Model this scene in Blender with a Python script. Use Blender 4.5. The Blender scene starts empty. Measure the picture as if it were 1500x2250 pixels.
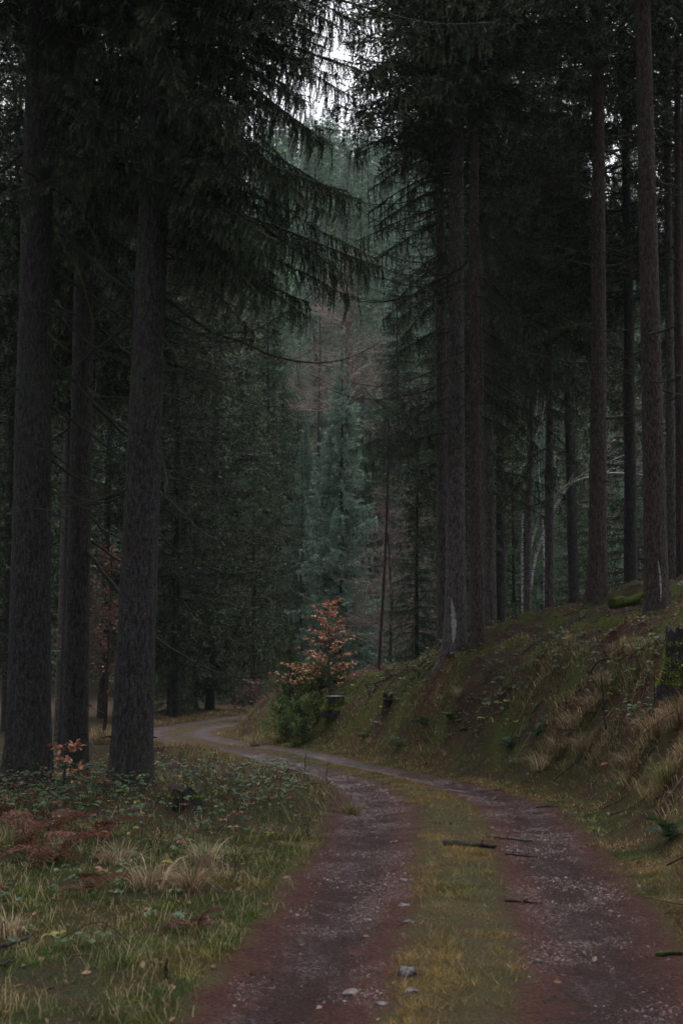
import bpy, math
import numpy as np
from mathutils import Vector, Matrix

# ------------------------------------------------------------------ camera, light, exposure
scene = bpy.context.scene
COL = scene.collection
CAM_H, FOC, PITCH = 1.9, 3125.0, math.atan(285.0 / 3125.0)
cam_data = bpy.data.cameras.new("camera")
cam = bpy.data.objects.new("camera", cam_data)
COL.objects.link(cam)
cam.location = (0, 0, CAM_H)
cam.rotation_euler = (math.pi / 2 + PITCH, 0, 0)
cam_data.sensor_fit = 'VERTICAL'
cam_data.sensor_height = 36.0
cam_data.lens = 50.0
cam_data.clip_start = 0.1
cam_data.clip_end = 3000
cam_data.dof.use_dof = True
cam_data.dof.focus_distance = 27.0
cam_data.dof.aperture_fstop = 4.5
scene.camera = cam

SUN_EL, SUN_AZ = math.radians(70), math.radians(25)
world = bpy.data.worlds.new("World")
scene.world = world
world.use_nodes = True
wn, wl = world.node_tree.nodes, world.node_tree.links
wn.clear()
sky = wn.new('ShaderNodeTexSky')
sky.sky_type = 'NISHITA'
sky.sun_disc = False
sky.sun_elevation = SUN_EL
sky.sun_rotation = SUN_AZ
sky.air_density = 1.0
sky.dust_density = 4.0
hs = wn.new('ShaderNodeHueSaturation')
hs.inputs['Saturation'].default_value = 0.22
bg = wn.new('ShaderNodeBackground')
bg.inputs['Strength'].default_value = 0.15
wo = wn.new('ShaderNodeOutputWorld')
wl.new(sky.outputs[0], hs.inputs['Color'])
wl.new(hs.outputs[0], bg.inputs['Color'])
wl.new(bg.outputs[0], wo.inputs['Surface'])

sun_data = bpy.data.lights.new("sun", 'SUN')
sun_data.energy = 1.5
sun_data.angle = math.radians(50)
sun_data.color = (1.0, 0.97, 0.93)
sun = bpy.data.objects.new("sun", sun_data)
COL.objects.link(sun)
sd = Vector((math.sin(SUN_AZ) * math.cos(SUN_EL), math.cos(SUN_AZ) * math.cos(SUN_EL), math.sin(SUN_EL)))
sun.rotation_euler = (-sd).to_track_quat('-Z', 'Y').to_euler()
sun.location = (0, 0, 60)

scene.view_settings.view_transform = 'Standard'
scene.view_settings.look = 'None'
scene.view_settings.gamma = 1.0
scene.view_settings.use_curve_mapping = False
scene.view_settings.exposure = 0.8
scene.cycles.max_bounces = 5
scene.cycles.diffuse_bounces = 3
scene.cycles.glossy_bounces = 2
scene.cycles.volume_bounces = 1
scene.cycles.transparent_max_bounces = 8
scene.cycles.use_denoising = True

# ------------------------------------------------------------------ helpers
def R(seed):
    return np.random.default_rng(seed)

_lat = {}
def vn(x, y, s, seed=0):
    """smooth 2-D value noise in 0..1, feature size s metres"""
    if seed not in _lat:
        _lat[seed] = R(9000 + seed).random((128, 128))
    g = _lat[seed]
    u = np.asarray(x, float) / s + 40.3; v = np.asarray(y, float) / s + 17.7
    i = np.floor(u).astype(int); j = np.floor(v).astype(int)
    a = u - i; b = v - j
    a = a * a * (3 - 2 * a); b = b * b * (3 - 2 * b)
    i0 = i % 128; i1 = (i + 1) % 128; j0 = j % 128; j1 = (j + 1) % 128
    return (g[i0, j0] * (1 - a) + g[i1, j0] * a) * (1 - b) + (g[i0, j1] * (1 - a) + g[i1, j1] * a) * b

def fbm(x, y, s, seed=0, o=3):
    t = 0; w = 0; k = 1.0
    for q in range(o):
        t = t + k * vn(x, y, s / 2 ** q, seed + q); w += k; k *= 0.5
    return t / w

class MB:
    """collects triangles (with one colour per vertex) and links them as ONE mesh object"""
    def __init__(self):
        self.v = []; self.f = []; self.c = []; self.n = 0; self.extra = {}
    def add(self, v, f, c=(1, 1, 1)):
        v = np.asarray(v, np.float32).reshape(-1, 3); f = np.asarray(f, np.int32).reshape(-1, 3)
        c = np.asarray(c, np.float32)
        if c.ndim == 1:
            c = np.tile(c, (len(v), 1))
        self.v.append(v); self.f.append(f + self.n); self.c.append(c); self.n += len(v)
        return self
    def mesh(self, name, mat, smooth=False):
        v = np.concatenate(self.v); f = np.concatenate(self.f); c = np.concatenate(self.c)
        me = bpy.data.meshes.new(name)
        me.vertices.add(len(v)); me.vertices.foreach_set('co', v.ravel())
        me.loops.add(len(f) * 3); me.loops.foreach_set('vertex_index', f.ravel())
        me.polygons.add(len(f)); me.polygons.foreach_set('loop_start', np.arange(0, len(f) * 3, 3, dtype=np.int32))
        if smooth:
            me.polygons.foreach_set('use_smooth', np.ones(len(f), bool))
        at = me.attributes.new('col', 'FLOAT_COLOR', 'POINT')
        at.data.foreach_set('color', np.concatenate([c, np.ones((len(c), 1), np.float32)], 1).ravel())
        for k, a in self.extra.items():
            e = me.attributes.new(k, 'FLOAT', 'POINT'); e.data.foreach_set('value', np.asarray(a, np.float32))
        me.update(calc_edges=True)
        me.materials.append(mat)
        return me
    def build(self, name, mat, parent=None, smooth=False):
        return link(name, self.mesh(name, mat, smooth), parent)

def link(name, me, parent=None, mw=None):
    o = bpy.data.objects.new(name, me)
    COL.objects.link(o)
    if parent is not None:
        o.parent = parent
    if mw is not None:
        o.matrix_basis = mw
    return o

def tag(o, label=None, cat=None, group=None, kind=None):
    if label: o['label'] = label
    if cat: o['category'] = cat
    if group: o['group'] = group
    if kind: o['kind'] = kind
    return o

def thing(name, label, cat, loc=(0, 0, 0), rz=0.0, group=None, scale=1.0, rx=0.0, ry=0.0):
    o = bpy.data.objects.new(name, None)
    COL.objects.link(o)
    o.location = loc; o.rotation_euler = (rx, ry, rz)
    o.scale = (scale,) * 3 if np.isscalar(scale) else scale
    o.empty_display_size = 0.2
    return tag(o, label, cat, group)

def smooth_path(p, n):
    p = np.asarray(p, float); m = len(p)
    q = np.vstack([2 * p[0] - p[1], p, 2 * p[-1] - p[-2]])
    t = np.linspace(0, m - 1 - 1e-6, n); i = t.astype(int); u = (t - i)[:, None]
    a, b, c, d = q[i], q[i + 1], q[i + 2], q[i + 3]
    return 0.5 * (2 * b + (c - a) * u + (2 * a - 5 * b + 4 * c - d) * u ** 2 + (3 * b - a - 3 * c + d) * u ** 3)

def tube(path, rad, sides=5, cap=True):
    path = np.asarray(path, float); n = len(path)
    rad = np.broadcast_to(np.asarray(rad, float), (n,))
    tan = np.gradient(path, axis=0); tan /= np.linalg.norm(tan, axis=1, keepdims=True) + 1e-9
    ref = np.tile(np.array([0.31, 0.17, 1.0]), (n, 1)); bad = np.abs((tan * ref).sum(1)) > 0.97
    ref[bad] = (1, 0.2, 0.1)
    a = np.cross(tan, ref); a /= np.linalg.norm(a, axis=1, keepdims=True) + 1e-9
    b = np.cross(tan, a)
    th = np.linspace(0, 2 * np.pi, sides, endpoint=False)
    v = path[:, None] + rad[:, None, None] * (np.cos(th)[None, :, None] * a[:, None] + np.sin(th)[None, :, None] * b[:, None])
    v = v.reshape(-1, 3)
    i, j = np.meshgrid(np.arange(n - 1), np.arange(sides), indexing='ij')
    j2 = (j + 1) % sides
    p, q, r_, s_ = i * sides + j, i * sides + j2, (i + 1) * sides + j2, (i + 1) * sides + j
    f = np.concatenate([np.stack([p, q, r_], -1).reshape(-1, 3), np.stack([p, r_, s_], -1).reshape(-1, 3)])
    if cap:
        v = np.vstack([v, path[0], path[-1]])
        k = np.arange(sides); k2 = (k + 1) % sides
        f = np.vstack([f, np.stack([np.full(sides, len(v) - 2), k2, k], -1),
                       np.stack([np.full(sides, len(v) - 1), (n - 1) * sides + k, (n - 1) * sides + k2], -1)])
    return v, f

# ------------------------------------------------------------------ materials
def mat(name):
    m = bpy.data.materials.new(name); m.use_nodes = True
    nt = m.node_tree; b = nt.nodes['Principled BSDF']
    return m, nt, b

def N(nt, kind, **kw):
    n = nt.nodes.new('ShaderNode' + kind)
    for k, v in kw.items():
        if k in n.inputs: n.inputs[k].default_value = v
        else: setattr(n, k, v)
    return n

def ramp(nt, fac, stops):
    r = nt.nodes.new('ShaderNodeValToRGB'); e = r.color_ramp.elements
    while len(e) < len(stops): e.new(0.5)
    for s, (p, c) in zip(e, stops):
        s.position = p; s.color = (*c, 1) if len(c) == 3 else c
    nt.links.new(fac, r.inputs[0]); return r.outputs[0]

def mixc(nt, fac, a, b, mode='MIX'):
    n = nt.nodes.new('ShaderNodeMix'); n.data_type = 'RGBA'; n.blend_type = mode
    for sock, val in ((n.inputs[0], fac), (n.inputs[6], a), (n.inputs[7], b)):
        if hasattr(val, 'is_linked'): nt.links.new(val, sock)
        else: sock.default_value = val if np.isscalar(val) else (*val, 1)
    return n.outputs[2]

def objrand(nt, lo, hi):
    oi = nt.nodes.new('ShaderNodeObjectInfo'); mr = nt.nodes.new('ShaderNodeMapRange')
    nt.links.new(oi.outputs['Random'], mr.inputs[0]); mr.inputs[3].default_value = lo; mr.inputs[4].default_value = hi
    return mr.outputs[0]

def coords(nt, scale=(1, 1, 1)):
    tc = nt.nodes.new('ShaderNodeTexCoord'); mp = nt.nodes.new('ShaderNodeMapping')
    mp.inputs['Scale'].default_value = scale
    nt.links.new(tc.outputs['Object'], mp.inputs[0]); return mp.outputs[0]

def noise(nt, vec, scale, detail=3, rough=0.55):
    n = N(nt, 'TexNoise', Scale=scale, Detail=detail, Roughness=rough); nt.links.new(vec, n.inputs['Vector']); return n.outputs[0]

def bump(nt, b, h, strength, dist):
    n = nt.nodes.new('ShaderNodeBump'); n.inputs['Strength'].default_value = strength; n.inputs['Distance'].default_value = dist
    nt.links.new(h, n.inputs['Height']); nt.links.new(n.outputs[0], b.inputs['Normal'])

def col_attr(nt):
    a = nt.nodes.new('ShaderNodeAttribute'); a.attribute_name = 'col'; return a.outputs['Color']

def foliage_mat(name, rough=0.55, trans=0.25, lo=0.75, hi=1.25, spec=0.35):
    """colour comes from the leaves' own colour attribute, varied a little from plant to plant"""
    m, nt, b = mat(name)
    c = mixc(nt, 1.0, col_attr(nt), (1, 1, 1), 'MULTIPLY')
    r = objrand(nt, lo, hi)
    vm = nt.nodes.new('ShaderNodeVectorMath'); vm.operation = 'SCALE'
    nt.links.new(c, vm.inputs[0]); nt.links.new(r, vm.inputs['Scale'])
    nt.links.new(vm.outputs[0], b.inputs['Base Color'])
    b.inputs['Roughness'].default_value = rough; b.inputs['Specular IOR Level'].default_value = spec
    if trans > 0:
        t = nt.nodes.new('ShaderNodeBsdfTranslucent'); nt.links.new(vm.outputs[0], t.inputs[0])
        mx = nt.nodes.new('ShaderNodeMixShader'); mx.inputs[0].default_value = trans
        nt.links.new(b.outputs[0], mx.inputs[1]); nt.links.new(t.outputs[0], mx.inputs[2])
        nt.links.new(mx.outputs[0], nt.nodes['Material Output'].inputs[0])
    return m

def bark_mat(name, dark, light, algae, scale=1.0, amt=0.35):
    m, nt, b = mat(name)
    v = coords(nt, (1, 1, 0.55))
    vo = N(nt, 'TexVoronoi', Scale=58.0 * scale, feature='DISTANCE_TO_EDGE'); nt.links.new(v, vo.inputs['Vector'])
    vc = N(nt, 'TexVoronoi', Scale=58.0 * scale); nt.links.new(v, vc.inputs['Vector'])
    n1 = noise(nt, coords(nt, (1, 1, 0.3)), 30 * scale, 5, 0.7)
    n2 = noise(nt, coords(nt, (1, 1, 0.35)), 1.3, 4, 0.6)
    plate = ramp(nt, vo.outputs[0], [(0.0, (0, 0, 0)), (0.12, (1, 1, 1))])
    c = ramp(nt, n1, [(0.38, dark), (0.64, light)])
    c = mixc(nt, 0.45, c, mixc(nt, 1.0, c, vc.outputs['Color'], 'MULTIPLY'))
    c = mixc(nt, plate, tuple(0.35 * x for x in dark), c)
    al = ramp(nt, n2, [(0.48, (0, 0, 0)), (0.7, (amt, amt, amt))])
    c = mixc(nt, al, c, algae)
    hsv = nt.nodes.new('ShaderNodeHueSaturation'); nt.links.new(c, hsv.inputs['Color'])
    nt.links.new(objrand(nt, 0.8, 1.2), hsv.inputs['Value'])
    nt.links.new(hsv.outputs[0], b.inputs['Base Color'])
    b.inputs['Roughness'].default_value = 0.85; b.inputs['Specular IOR Level'].default_value = 0.25
    ad = nt.nodes.new('ShaderNodeMath'); ad.operation = 'ADD'
    nt.links.new(plate, ad.inputs[0]); nt.links.new(n1, ad.inputs[1])
    bump(nt, b, ad.outputs[0], 1.0, 0.014)
    return m

M_BARK = bark_mat('spruce_bark', (0.020, 0.018, 0.018), (0.12, 0.109, 0.110), (0.045, 0.062, 0.035))
M_BARK_RED = bark_mat('spruce_bark_reddish', (0.035, 0.025, 0.023), (0.19, 0.135, 0.122), (0.06, 0.075, 0.05), 1.1, 0.2)
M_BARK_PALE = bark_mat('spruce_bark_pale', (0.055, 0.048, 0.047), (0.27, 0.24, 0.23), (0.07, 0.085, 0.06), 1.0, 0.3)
M_DEAD = bark_mat('dead_wood_bark', (0.035, 0.032, 0.026), (0.10, 0.09, 0.075), (0.09, 0.13, 0.035), 1.6, 0.75)
M_DEAD_MOSSY = bark_mat('mossy_dead_wood', (0.04, 0.05, 0.02), (0.10, 0.13, 0.04), (0.14, 0.20, 0.03), 1.6, 0.9)
M_NEEDLE = foliage_mat('spruce_needles', 0.6, 0.15, 0.75, 1.2, 0.12)
M_LEAF = foliage_mat('broad_leaves', 0.45, 0.25, 0.9, 1.1, 0.3)
M_GRASS = foliage_mat('grass_blades', 0.7, 0.3, 0.95, 1.05, 0.08)
M_TWIG = foliage_mat('bare_twigs', 0.8, 0.0, 0.85, 1.15, 0.2)

def moss_mat():
    m, nt, b = mat('moss')
    v = coords(nt)
    c = ramp(nt, noise(nt, v, 14, 5, 0.7), [(0.35, (0.022, 0.03, 0.008)), (0.65, (0.10, 0.125, 0.022))])
    nt.links.new(c, b.inputs['Base Color']); b.inputs['Roughness'].default_value = 0.95
    b.inputs['Specular IOR Level'].default_value = 0.1
    bump(nt, b, noise(nt, v, 90, 4, 0.7), 1.0, 0.02); return m
M_MOSS = moss_mat()

def cutwood_mat():
    m, nt, b = mat('weathered_cut_wood')
    tc = nt.nodes.new('ShaderNodeTexCoord')
    w = N(nt, 'TexWave', Scale=9.0, Distortion=2.0, wave_type='RINGS', rings_direction='Z'); nt.links.new(tc.outputs['Object'], w.inputs['Vector'])
    c = ramp(nt, w.outputs[1], [(0.2, (0.22, 0.22, 0.21)), (0.8, (0.42, 0.42, 0.42))])
    c = mixc(nt, 0.5, c, ramp(nt, noise(nt, tc.outputs['Object'], 12, 4), [(0.35, (0.10, 0.10, 0.09)), (0.65, (0.45, 0.45, 0.46))]))
    nt.links.new(c, b.inputs['Base Color']); b.inputs['Roughness'].default_value = 0.3
    bump(nt, b, w.outputs[1], 0.3, 0.01); return m
M_CUT = cutwood_mat()

def stone_mat():
    m, nt, b = mat('road_stone')
    v = coords(nt)
    c = ramp(nt, noise(nt, v, 22, 5, 0.65), [(0.3, (0.07, 0.055, 0.06)), (0.7, (0.22, 0.19, 0.20))])
    c = mixc(nt, 1.0, c, col_attr(nt), 'MULTIPLY')
    nt.links.new(c, b.inputs['Base Color']); b.inputs['Roughness'].default_value = 0.45
    bump(nt, b, noise(nt, v, 60, 4), 0.6, 0.01); return m
M_STONE = stone_mat()

def ground_mat():
    m, nt, b = mat('forest_floor')
    v = coords(nt)
    f1 = noise(nt, v, 9, 6, 0.7); f2 = noise(nt, v, 55, 5, 0.7); f3 = noise(nt, v, 2.2, 4, 0.6)
    c = mixc(nt, ramp(nt, f3, [(0.42, (0, 0, 0)), (0.62, (0.75, 0.75, 0.75))]), col_attr(nt), (0.055, 0.03, 0.02))
    c = mixc(nt, 1.0, c, ramp(nt, f2, [(0.3, (0.35, 0.33, 0.32)), (0.7, (1.5, 1.45, 1.4))]), 'MULTIPLY')
    c = mixc(nt, ramp(nt, f1, [(0.5, (0, 0, 0)), (0.72, (0.6, 0.6, 0.6))]), c, (0.035, 0.04, 0.012))
    nt.links.new(c, b.inputs['Base Color']); b.inputs['Roughness'].default_value = 0.9
    b.inputs['Specular IOR Level'].default_value = 0.15
    ad = nt.nodes.new('ShaderNodeMath'); ad.operation = 'ADD'
    nt.links.new(f1, ad.inputs[0]); nt.links.new(f2, ad.inputs[1])
    bump(nt, b, ad.outputs[0], 1.0, 0.06); return m
M_GROUND = ground_mat()

def road_mat():
    m, nt, b = mat('wet_gravel_track')
    v = coords(nt)
    at = nt.nodes.new('ShaderNodeAttribute'); at.attribute_name = 'lat'
    alat = nt.nodes.new('ShaderNodeMath'); alat.operation = 'ABSOLUTE'; nt.links.new(at.outputs['Fac'], alat.inputs[0])
    nw = nt.nodes.new('ShaderNodeMath'); nw.operation = 'MULTIPLY_ADD'
    nt.links.new(noise(nt, v, 2.6, 6, 0.65), nw.inputs[0]); nw.inputs[1].default_value = 0.62; nt.links.new(alat.outputs[0], nw.inputs[2])
    # 0.31 = mean of the noise term
    n2_ = nt.nodes.new('ShaderNodeMath'); n2_.operation = 'MULTIPLY_ADD'
    nt.links.new(noise(nt, v, 24, 5, 0.75), n2_.inputs[0]); n2_.inputs[1].default_value = 0.5; nt.links.new(nw.outputs[0], n2_.inputs[2])
    d0 = nt.nodes.new('ShaderNodeMath'); d0.operation = 'SUBTRACT'; nt.links.new(n2_.outputs[0], d0.inputs[0]); d0.inputs[1].default_value = 0.25
    d = d0.outputs[0]
    vo = N(nt, 'TexVoronoi', Scale=46.0); nt.links.new(v, vo.inputs['Vector'])
    vs = N(nt, 'TexVoronoi', Scale=17.0); nt.links.new(v, vs.inputs['Vector'])
    fine = noise(nt, v, 70, 5, 0.75)
    grav = ramp(nt, fine, [(0.38, (0.012, 0.004, 0.004)), (0.52, (0.043, 0.015, 0.014)), (0.66, (0.092, 0.050, 0.048))])
    grav = mixc(nt, 0.35, grav, mixc(nt, 1.0, grav, vo.outputs['Color'], 'MULTIPLY'))
    pale = ramp(nt, noise(nt, coords(nt, (1.0, 0.32, 1.0)), 2.4, 5, 0.7), [(0.50, (0, 0, 0)), (0.66, (0.6, 0.6, 0.6))])
    chips = ramp(nt, noise(nt, v, 34, 5, 0.75), [(0.50, (0, 0, 0)), (0.58, (1, 1, 1))])
    pale = mixc(nt, 1.0, pale, chips, 'MULTIPLY')
    grav = mixc(nt, pale, grav, (0.24, 0.205, 0.21))
    pk = nt.nodes.new('ShaderNodeAttribute'); pk.attribute_name = 'far_grey'   # gravel turns paler and greyer along the far stretch
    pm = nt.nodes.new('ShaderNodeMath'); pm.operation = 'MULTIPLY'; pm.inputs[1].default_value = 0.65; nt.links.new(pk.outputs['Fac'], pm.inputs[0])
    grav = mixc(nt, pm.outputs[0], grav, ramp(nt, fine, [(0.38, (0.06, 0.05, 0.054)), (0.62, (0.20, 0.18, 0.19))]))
    red = ramp(nt, noise(nt, v, 38, 4, 0.7), [(0.40, (0.03, 0.009, 0.007)), (0.60, (0.16, 0.046, 0.026))])
    soil = ramp(nt, fine, [(0.38, (0.022, 0.018, 0.008)), (0.64, (0.12, 0.09, 0.035))])
    soil = mixc(nt, ramp(nt, noise(nt, v, 3.5, 4, 0.6), [(0.48, (0, 0, 0)), (0.62, (0.5, 0.5, 0.5))]), soil, (0.06, 0.07, 0.02))
    edge_in = ramp(nt, d, [(0.80, (1, 1, 1)), (1.0, (0, 0, 0))])        # red needles beside the middle strip
    edge_out = ramp(nt, d, [(0.999, (0, 0, 0)), (1.0, (0, 0, 0))])
    mr = nt.nodes.new('ShaderNodeMapRange'); nt.links.new(d, mr.inputs[0])
    mr.inputs[1].default_value = 1.30; mr.inputs[2].default_value = 1.6
    rf = nt.nodes.new('ShaderNodeMath'); rf.operation = 'MAXIMUM'; nt.links.new(edge_in, rf.inputs[0]); nt.links.new(mr.outputs[0], rf.inputs[1])
    rf2 = nt.nodes.new('ShaderNodeMath'); rf2.operation = 'MULTIPLY'; rf2.inputs[1].default_value = 0.65; nt.links.new(rf.outputs[0], rf2.inputs[0])
    c = mixc(nt, rf2.outputs[0], grav, red)
    mid = ramp(nt, d, [(0.56, (1, 1, 1)), (0.74, (0, 0, 0))])
    c = mixc(nt, mid, c, soil)
    mo = nt.nodes.new('ShaderNodeMapRange'); nt.links.new(d, mo.inputs[0]); mo.inputs[1].default_value = 1.58; mo.inputs[2].default_value = 1.76
    c = mixc(nt, mo.outputs[0], c, soil)
    nt.links.new(c, b.inputs['Base Color'])
    rr = ramp(nt, noise(nt, v, 3.0, 4, 0.6), [(0.3, (0.4,) * 3), (0.65, (0.7,) * 3)])
    nt.links.new(rr, b.inputs['Roughness']); b.inputs['Specular IOR Level'].default_value = 0.16
    ad = nt.nodes.new('ShaderNodeMath'); ad.operation = 'ADD'
    nt.links.new(vo.outputs[0], ad.inputs[0]); nt.links.new(fine, ad.inputs[1])
    bump(nt, b, ad.outputs[0], 1.0, 0.04); return m
M_ROAD = road_mat()

# ------------------------------------------------------------------ terrain
CL = smooth_path([(-1.2, -14), (-0.4, -5), (0.05, 2), (0.53, 7.1), (0.85, 10.3), (1.05, 13.5), (1.22, 16.4), (1.12, 18.8), (0.85, 21.0), (0.35, 23.3), (-0.4, 26.2),
                  (-1.45, 30.6), (-2.9, 33.8), (-3.8, 36.1), (-4.4, 38.4), (-4.35, 40.7), (-3.9, 42.6), (-3.0, 46), (-1, 50), (3, 53), (10, 56), (22, 60), (40, 64)], 420)
_seg = np.gradient(CL, axis=0)
_nrm = np.stack([_seg[:, 1], -_seg[:, 0]], 1); _nrm /= np.linalg.norm(_nrm, axis=1, keepdims=True)   # points right

HW = np.interp(CL[:, 1], [17, 23], [1.3, .92])        # half width of the track

def widen(lat, hw):
    a = np.abs(lat)
    return np.sign(lat) * np.where(a < hw, a * 1.3 / hw, a - hw + 1.3)

def lateral(x, y):
    """signed distance from the middle of the track, scaled so that the track's edge is always at 1.3"""
    x = np.asarray(x, float).ravel(); y = np.asarray(y, float).ravel()
    out = np.empty(len(x)); al = np.empty(len(x), int)
    for k in range(0, len(x), 20000):
        dx = x[k:k + 20000, None] - CL[None, :, 0]; dy = y[k:k + 20000, None] - CL[None, :, 1]
        d2 = dx * dx + dy * dy; i = d2.argmin(1); r = np.arange(len(i))
        sgn = np.sign(dx[r, i] * _nrm[i, 0] + dy[r, i] * _nrm[i, 1])
        out[k:k + 20000] = np.sqrt(d2[r, i]) * np.where(sgn == 0, 1, sgn); al[k:k + 20000] = i
    return widen(out, HW[al]), al

MOUNDS = [((px_ - 750) / FOC * y_, y_, r_) for px_, y_, r_ in ((68, 18.8, .3), (168, 21, .2), (290, 18.4, .27), (1000, 27.7, .25), (1049, 27, .14), (1313, 27, .18), (1443, 22.6, .2))]
def height(x, y, lat=None):
    sh = np.shape(x)
    x = np.asarray(x, float).ravel(); y = np.asarray(y, float).ravel()
    if lat is None: lat, _ = lateral(x, y)
    d = lat - 1.45
    bank = np.interp(d, [0, .3, .6, 1.0, 1.5, 2.3, 4, 6, 12, 30], [0, .06, .36, 1.1, 1.85, 2.3, 2.85, 3.4, 4.2, 4.4])
    bank = bank * np.interp(y, [13, 20, 29, 35], [.72, 1, 1, .58])
    off = np.clip(np.abs(lat) - 1.35, 0, 1)
    left = np.clip(-lat - 1.4, 0, None)
    z = bank + off * ((fbm(x, y, 1.7, 1) - 0.5) * 0.16 + (fbm(x, y, 7, 5) - 0.5) * 0.35)
    z = z + np.clip(d - .3, 0, 1) * ((fbm(x, y, 0.75, 9) - 0.5) * 0.55 + (fbm(x, y, 0.28, 13) - .5) * .24)
    z = z + np.clip(left, 0, .6) * 0.12 + np.interp(y, [14, 17, 31, 36], [0, -.05, -.47, -.55])
    hill = np.clip(y - 62, 0, 230)
    z = z + 0.385 * hill * np.clip(hill / 25, 0, 1) - 0.38 * np.clip(y - 292, 0, 900)
    for tx, ty, tr in MOUNDS:
        z = z + .16 * np.exp(-((x - tx) ** 2 + (y - ty) ** 2) / (tr * 2.1) ** 2)
    # wheel ruts and crown of the track
    a = np.abs(lat)
    z = z - 0.035 * np.exp(-((a - 0.86) / 0.28) ** 2) + 0.03 * np.exp(-(a / 0.35) ** 2)
    return z.reshape(sh) if sh else float(z[0])

def P(px, py, Y):
    """a point of the photograph at the distance Y in front of the camera"""
    u = (px - 750) / FOC; v = (1125 - py) / FOC
    cy = math.cos(PITCH) - v * math.sin(PITCH); cz = math.sin(PITCH) + v * math.cos(PITCH)
    return np.array([u / cy * Y, Y, CAM_H + cz / cy * Y])

def X(px, Y):
    return P(px, 1410, Y)[0]

def hit(px, py, y0=5.5, y1=70):
    ys = np.arange(y0, y1, 0.05)
    u = (px - 750) / FOC; v = (1125 - py) / FOC
    cy = math.cos(PITCH) - v * math.sin(PITCH); cz = math.sin(PITCH) + v * math.cos(PITCH)
    xs = u / cy * ys; zs = CAM_H + cz / cy * ys; h = height(xs, ys)
    if not (zs < h).any():
        return hit(px, py + 6, y0, y1)
    k = np.argmax(zs < h)
    return np.array([xs[k], ys[k], h[k]])

def axis_points(lo, hi, flo, fhi, fine, far):
    c = list(np.arange(flo, fhi, fine)); s = fine; x = fhi
    while x < hi: c.append(x); s = min(s * 1.22, far); x += s
    c.append(hi); s = fine; x = flo - fine
    while x > lo: c.insert(0, x); s = min(s * 1.22, far); x -= s
    c.insert(0, lo); return np.array(c)

gx = axis_points(-900, 900, -10, 10, 0.12, 40); gy = axis_points(-600, 1200, 5.5, 42, 0.12, 30)
XX, YY = np.meshgrid(gx, gy, indexing='xy')
LAT, _ = lateral(XX, YY); LAT = LAT.reshape(XX.shape)
ZZ = height(XX, YY, LAT.ravel())
ZZ = ZZ - 0.06 * np.clip((1.55 - np.abs(LAT)) / 0.2, 0, 1)
n1, n2, n3 = fbm(XX, YY, 2.3, 20), fbm(XX, YY, 0.9, 24), fbm(XX, YY, 5, 28)
gc = np.empty(XX.shape + (3,))
gc[:] = (0.055, 0.038, 0.026)
def blend(w, c):
    global gc
    w = np.clip(w, 0, 1)[..., None]; gc = gc * (1 - w) + np.array(c) * w
blend((n1 - .5) * 5, (0.06, 0.055, 0.022))
blend(np.clip((LAT - 1.9) * 2, 0, 1) * np.clip((n1 - .48) * 6, 0, 1), (0.075, 0.04, 0.026))
blend(np.clip((LAT - 1.7) * 3, 0, 1) * np.clip((n2 - .5) * 6, 0, 1), (0.055, 0.075, 0.018))
blend(np.clip((LAT - 1.7) * 3, 0, 1) * np.clip((YY - 17) / 3, 0, 1) * np.clip((n2 - .42) * 6, 0, 1), (0.075, 0.10, 0.018))
blend(np.clip((LAT - 3.0) * 1.2, 0, 1) * np.clip((n3 - .38) * 5, 0, 1), (0.085, 0.038, 0.026))
blend(np.clip((2.2 - np.abs(LAT)) * 2, 0, 1) * .7, (0.07, 0.055, 0.022))
blend(np.clip((-LAT - 1.2) * 3, 0, .85) * np.clip((17 - YY) / 3, 0, 1), (0.042, 0.048, 0.018))
blend(np.clip((YY - 56) / 10, 0, .9), (0.026, 0.034, 0.018))
m = MB(); ny, nx = XX.shape
I = np.arange(ny * nx).reshape(ny, nx)
a, b, c, d = I[:-1, :-1].ravel(), I[:-1, 1:].ravel(), I[1:, 1:].ravel(), I[1:, :-1].ravel()
m.add(np.stack([XX, YY, ZZ], -1).reshape(-1, 3), np.concatenate([np.stack([a, b, c], 1), np.stack([a, c, d], 1)]), gc.reshape(-1, 3))
tag(m.build('ground', M_GROUND, None, True), kind='structure')

# the track: one ribbon that follows the terrain
cl = smooth_path(CL, 1500)[60:1360]
sg = np.gradient(cl, axis=0); nr = np.stack([sg[:, 1], -sg[:, 0]], 1); nr /= np.linalg.norm(nr, axis=1, keepdims=True)
lats = np.concatenate([[-1.62, -1.56], np.linspace(-1.5, 1.5, 46), [1.56, 1.62]])
hwc = np.interp(cl[:, 1], [17, 23], [1.3, .92])[:, None]
ltrue = np.sign(lats) * np.where(np.abs(lats) < 1.3, np.abs(lats) * hwc / 1.3, np.abs(lats) - 1.3 + hwc)
rx = cl[:, None, 0] + nr[:, None, 0] * ltrue; ry = cl[:, None, 1] + nr[:, None, 1] * ltrue
LL = np.broadcast_to(lats, rx.shape)
rz = height(rx, ry, LL.ravel()) + 0.006 - 0.09 * np.clip((np.abs(LL) - 1.42) / 0.14, 0, 1)
rz = rz + (fbm(rx, ry, 0.3, 40) - .5) * 0.009
m = MB(); nl, nw = rx.shape; I = np.arange(nl * nw).reshape(nl, nw)
a, b, c, d = I[:-1, :-1].ravel(), I[:-1, 1:].ravel(), I[1:, 1:].ravel(), I[1:, :-1].ravel()
m.add(np.stack([rx, ry, rz], -1).reshape(-1, 3), np.concatenate([np.stack([a, b, c], 1), np.stack([a, c, d], 1)]))
m.extra['lat'] = LL.ravel(); m.extra['far_grey'] = np.clip((ry.ravel() - 22) / 7, 0, 1)
tag(m.build('forest_track', M_ROAD, None, True), kind='structure')

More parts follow.
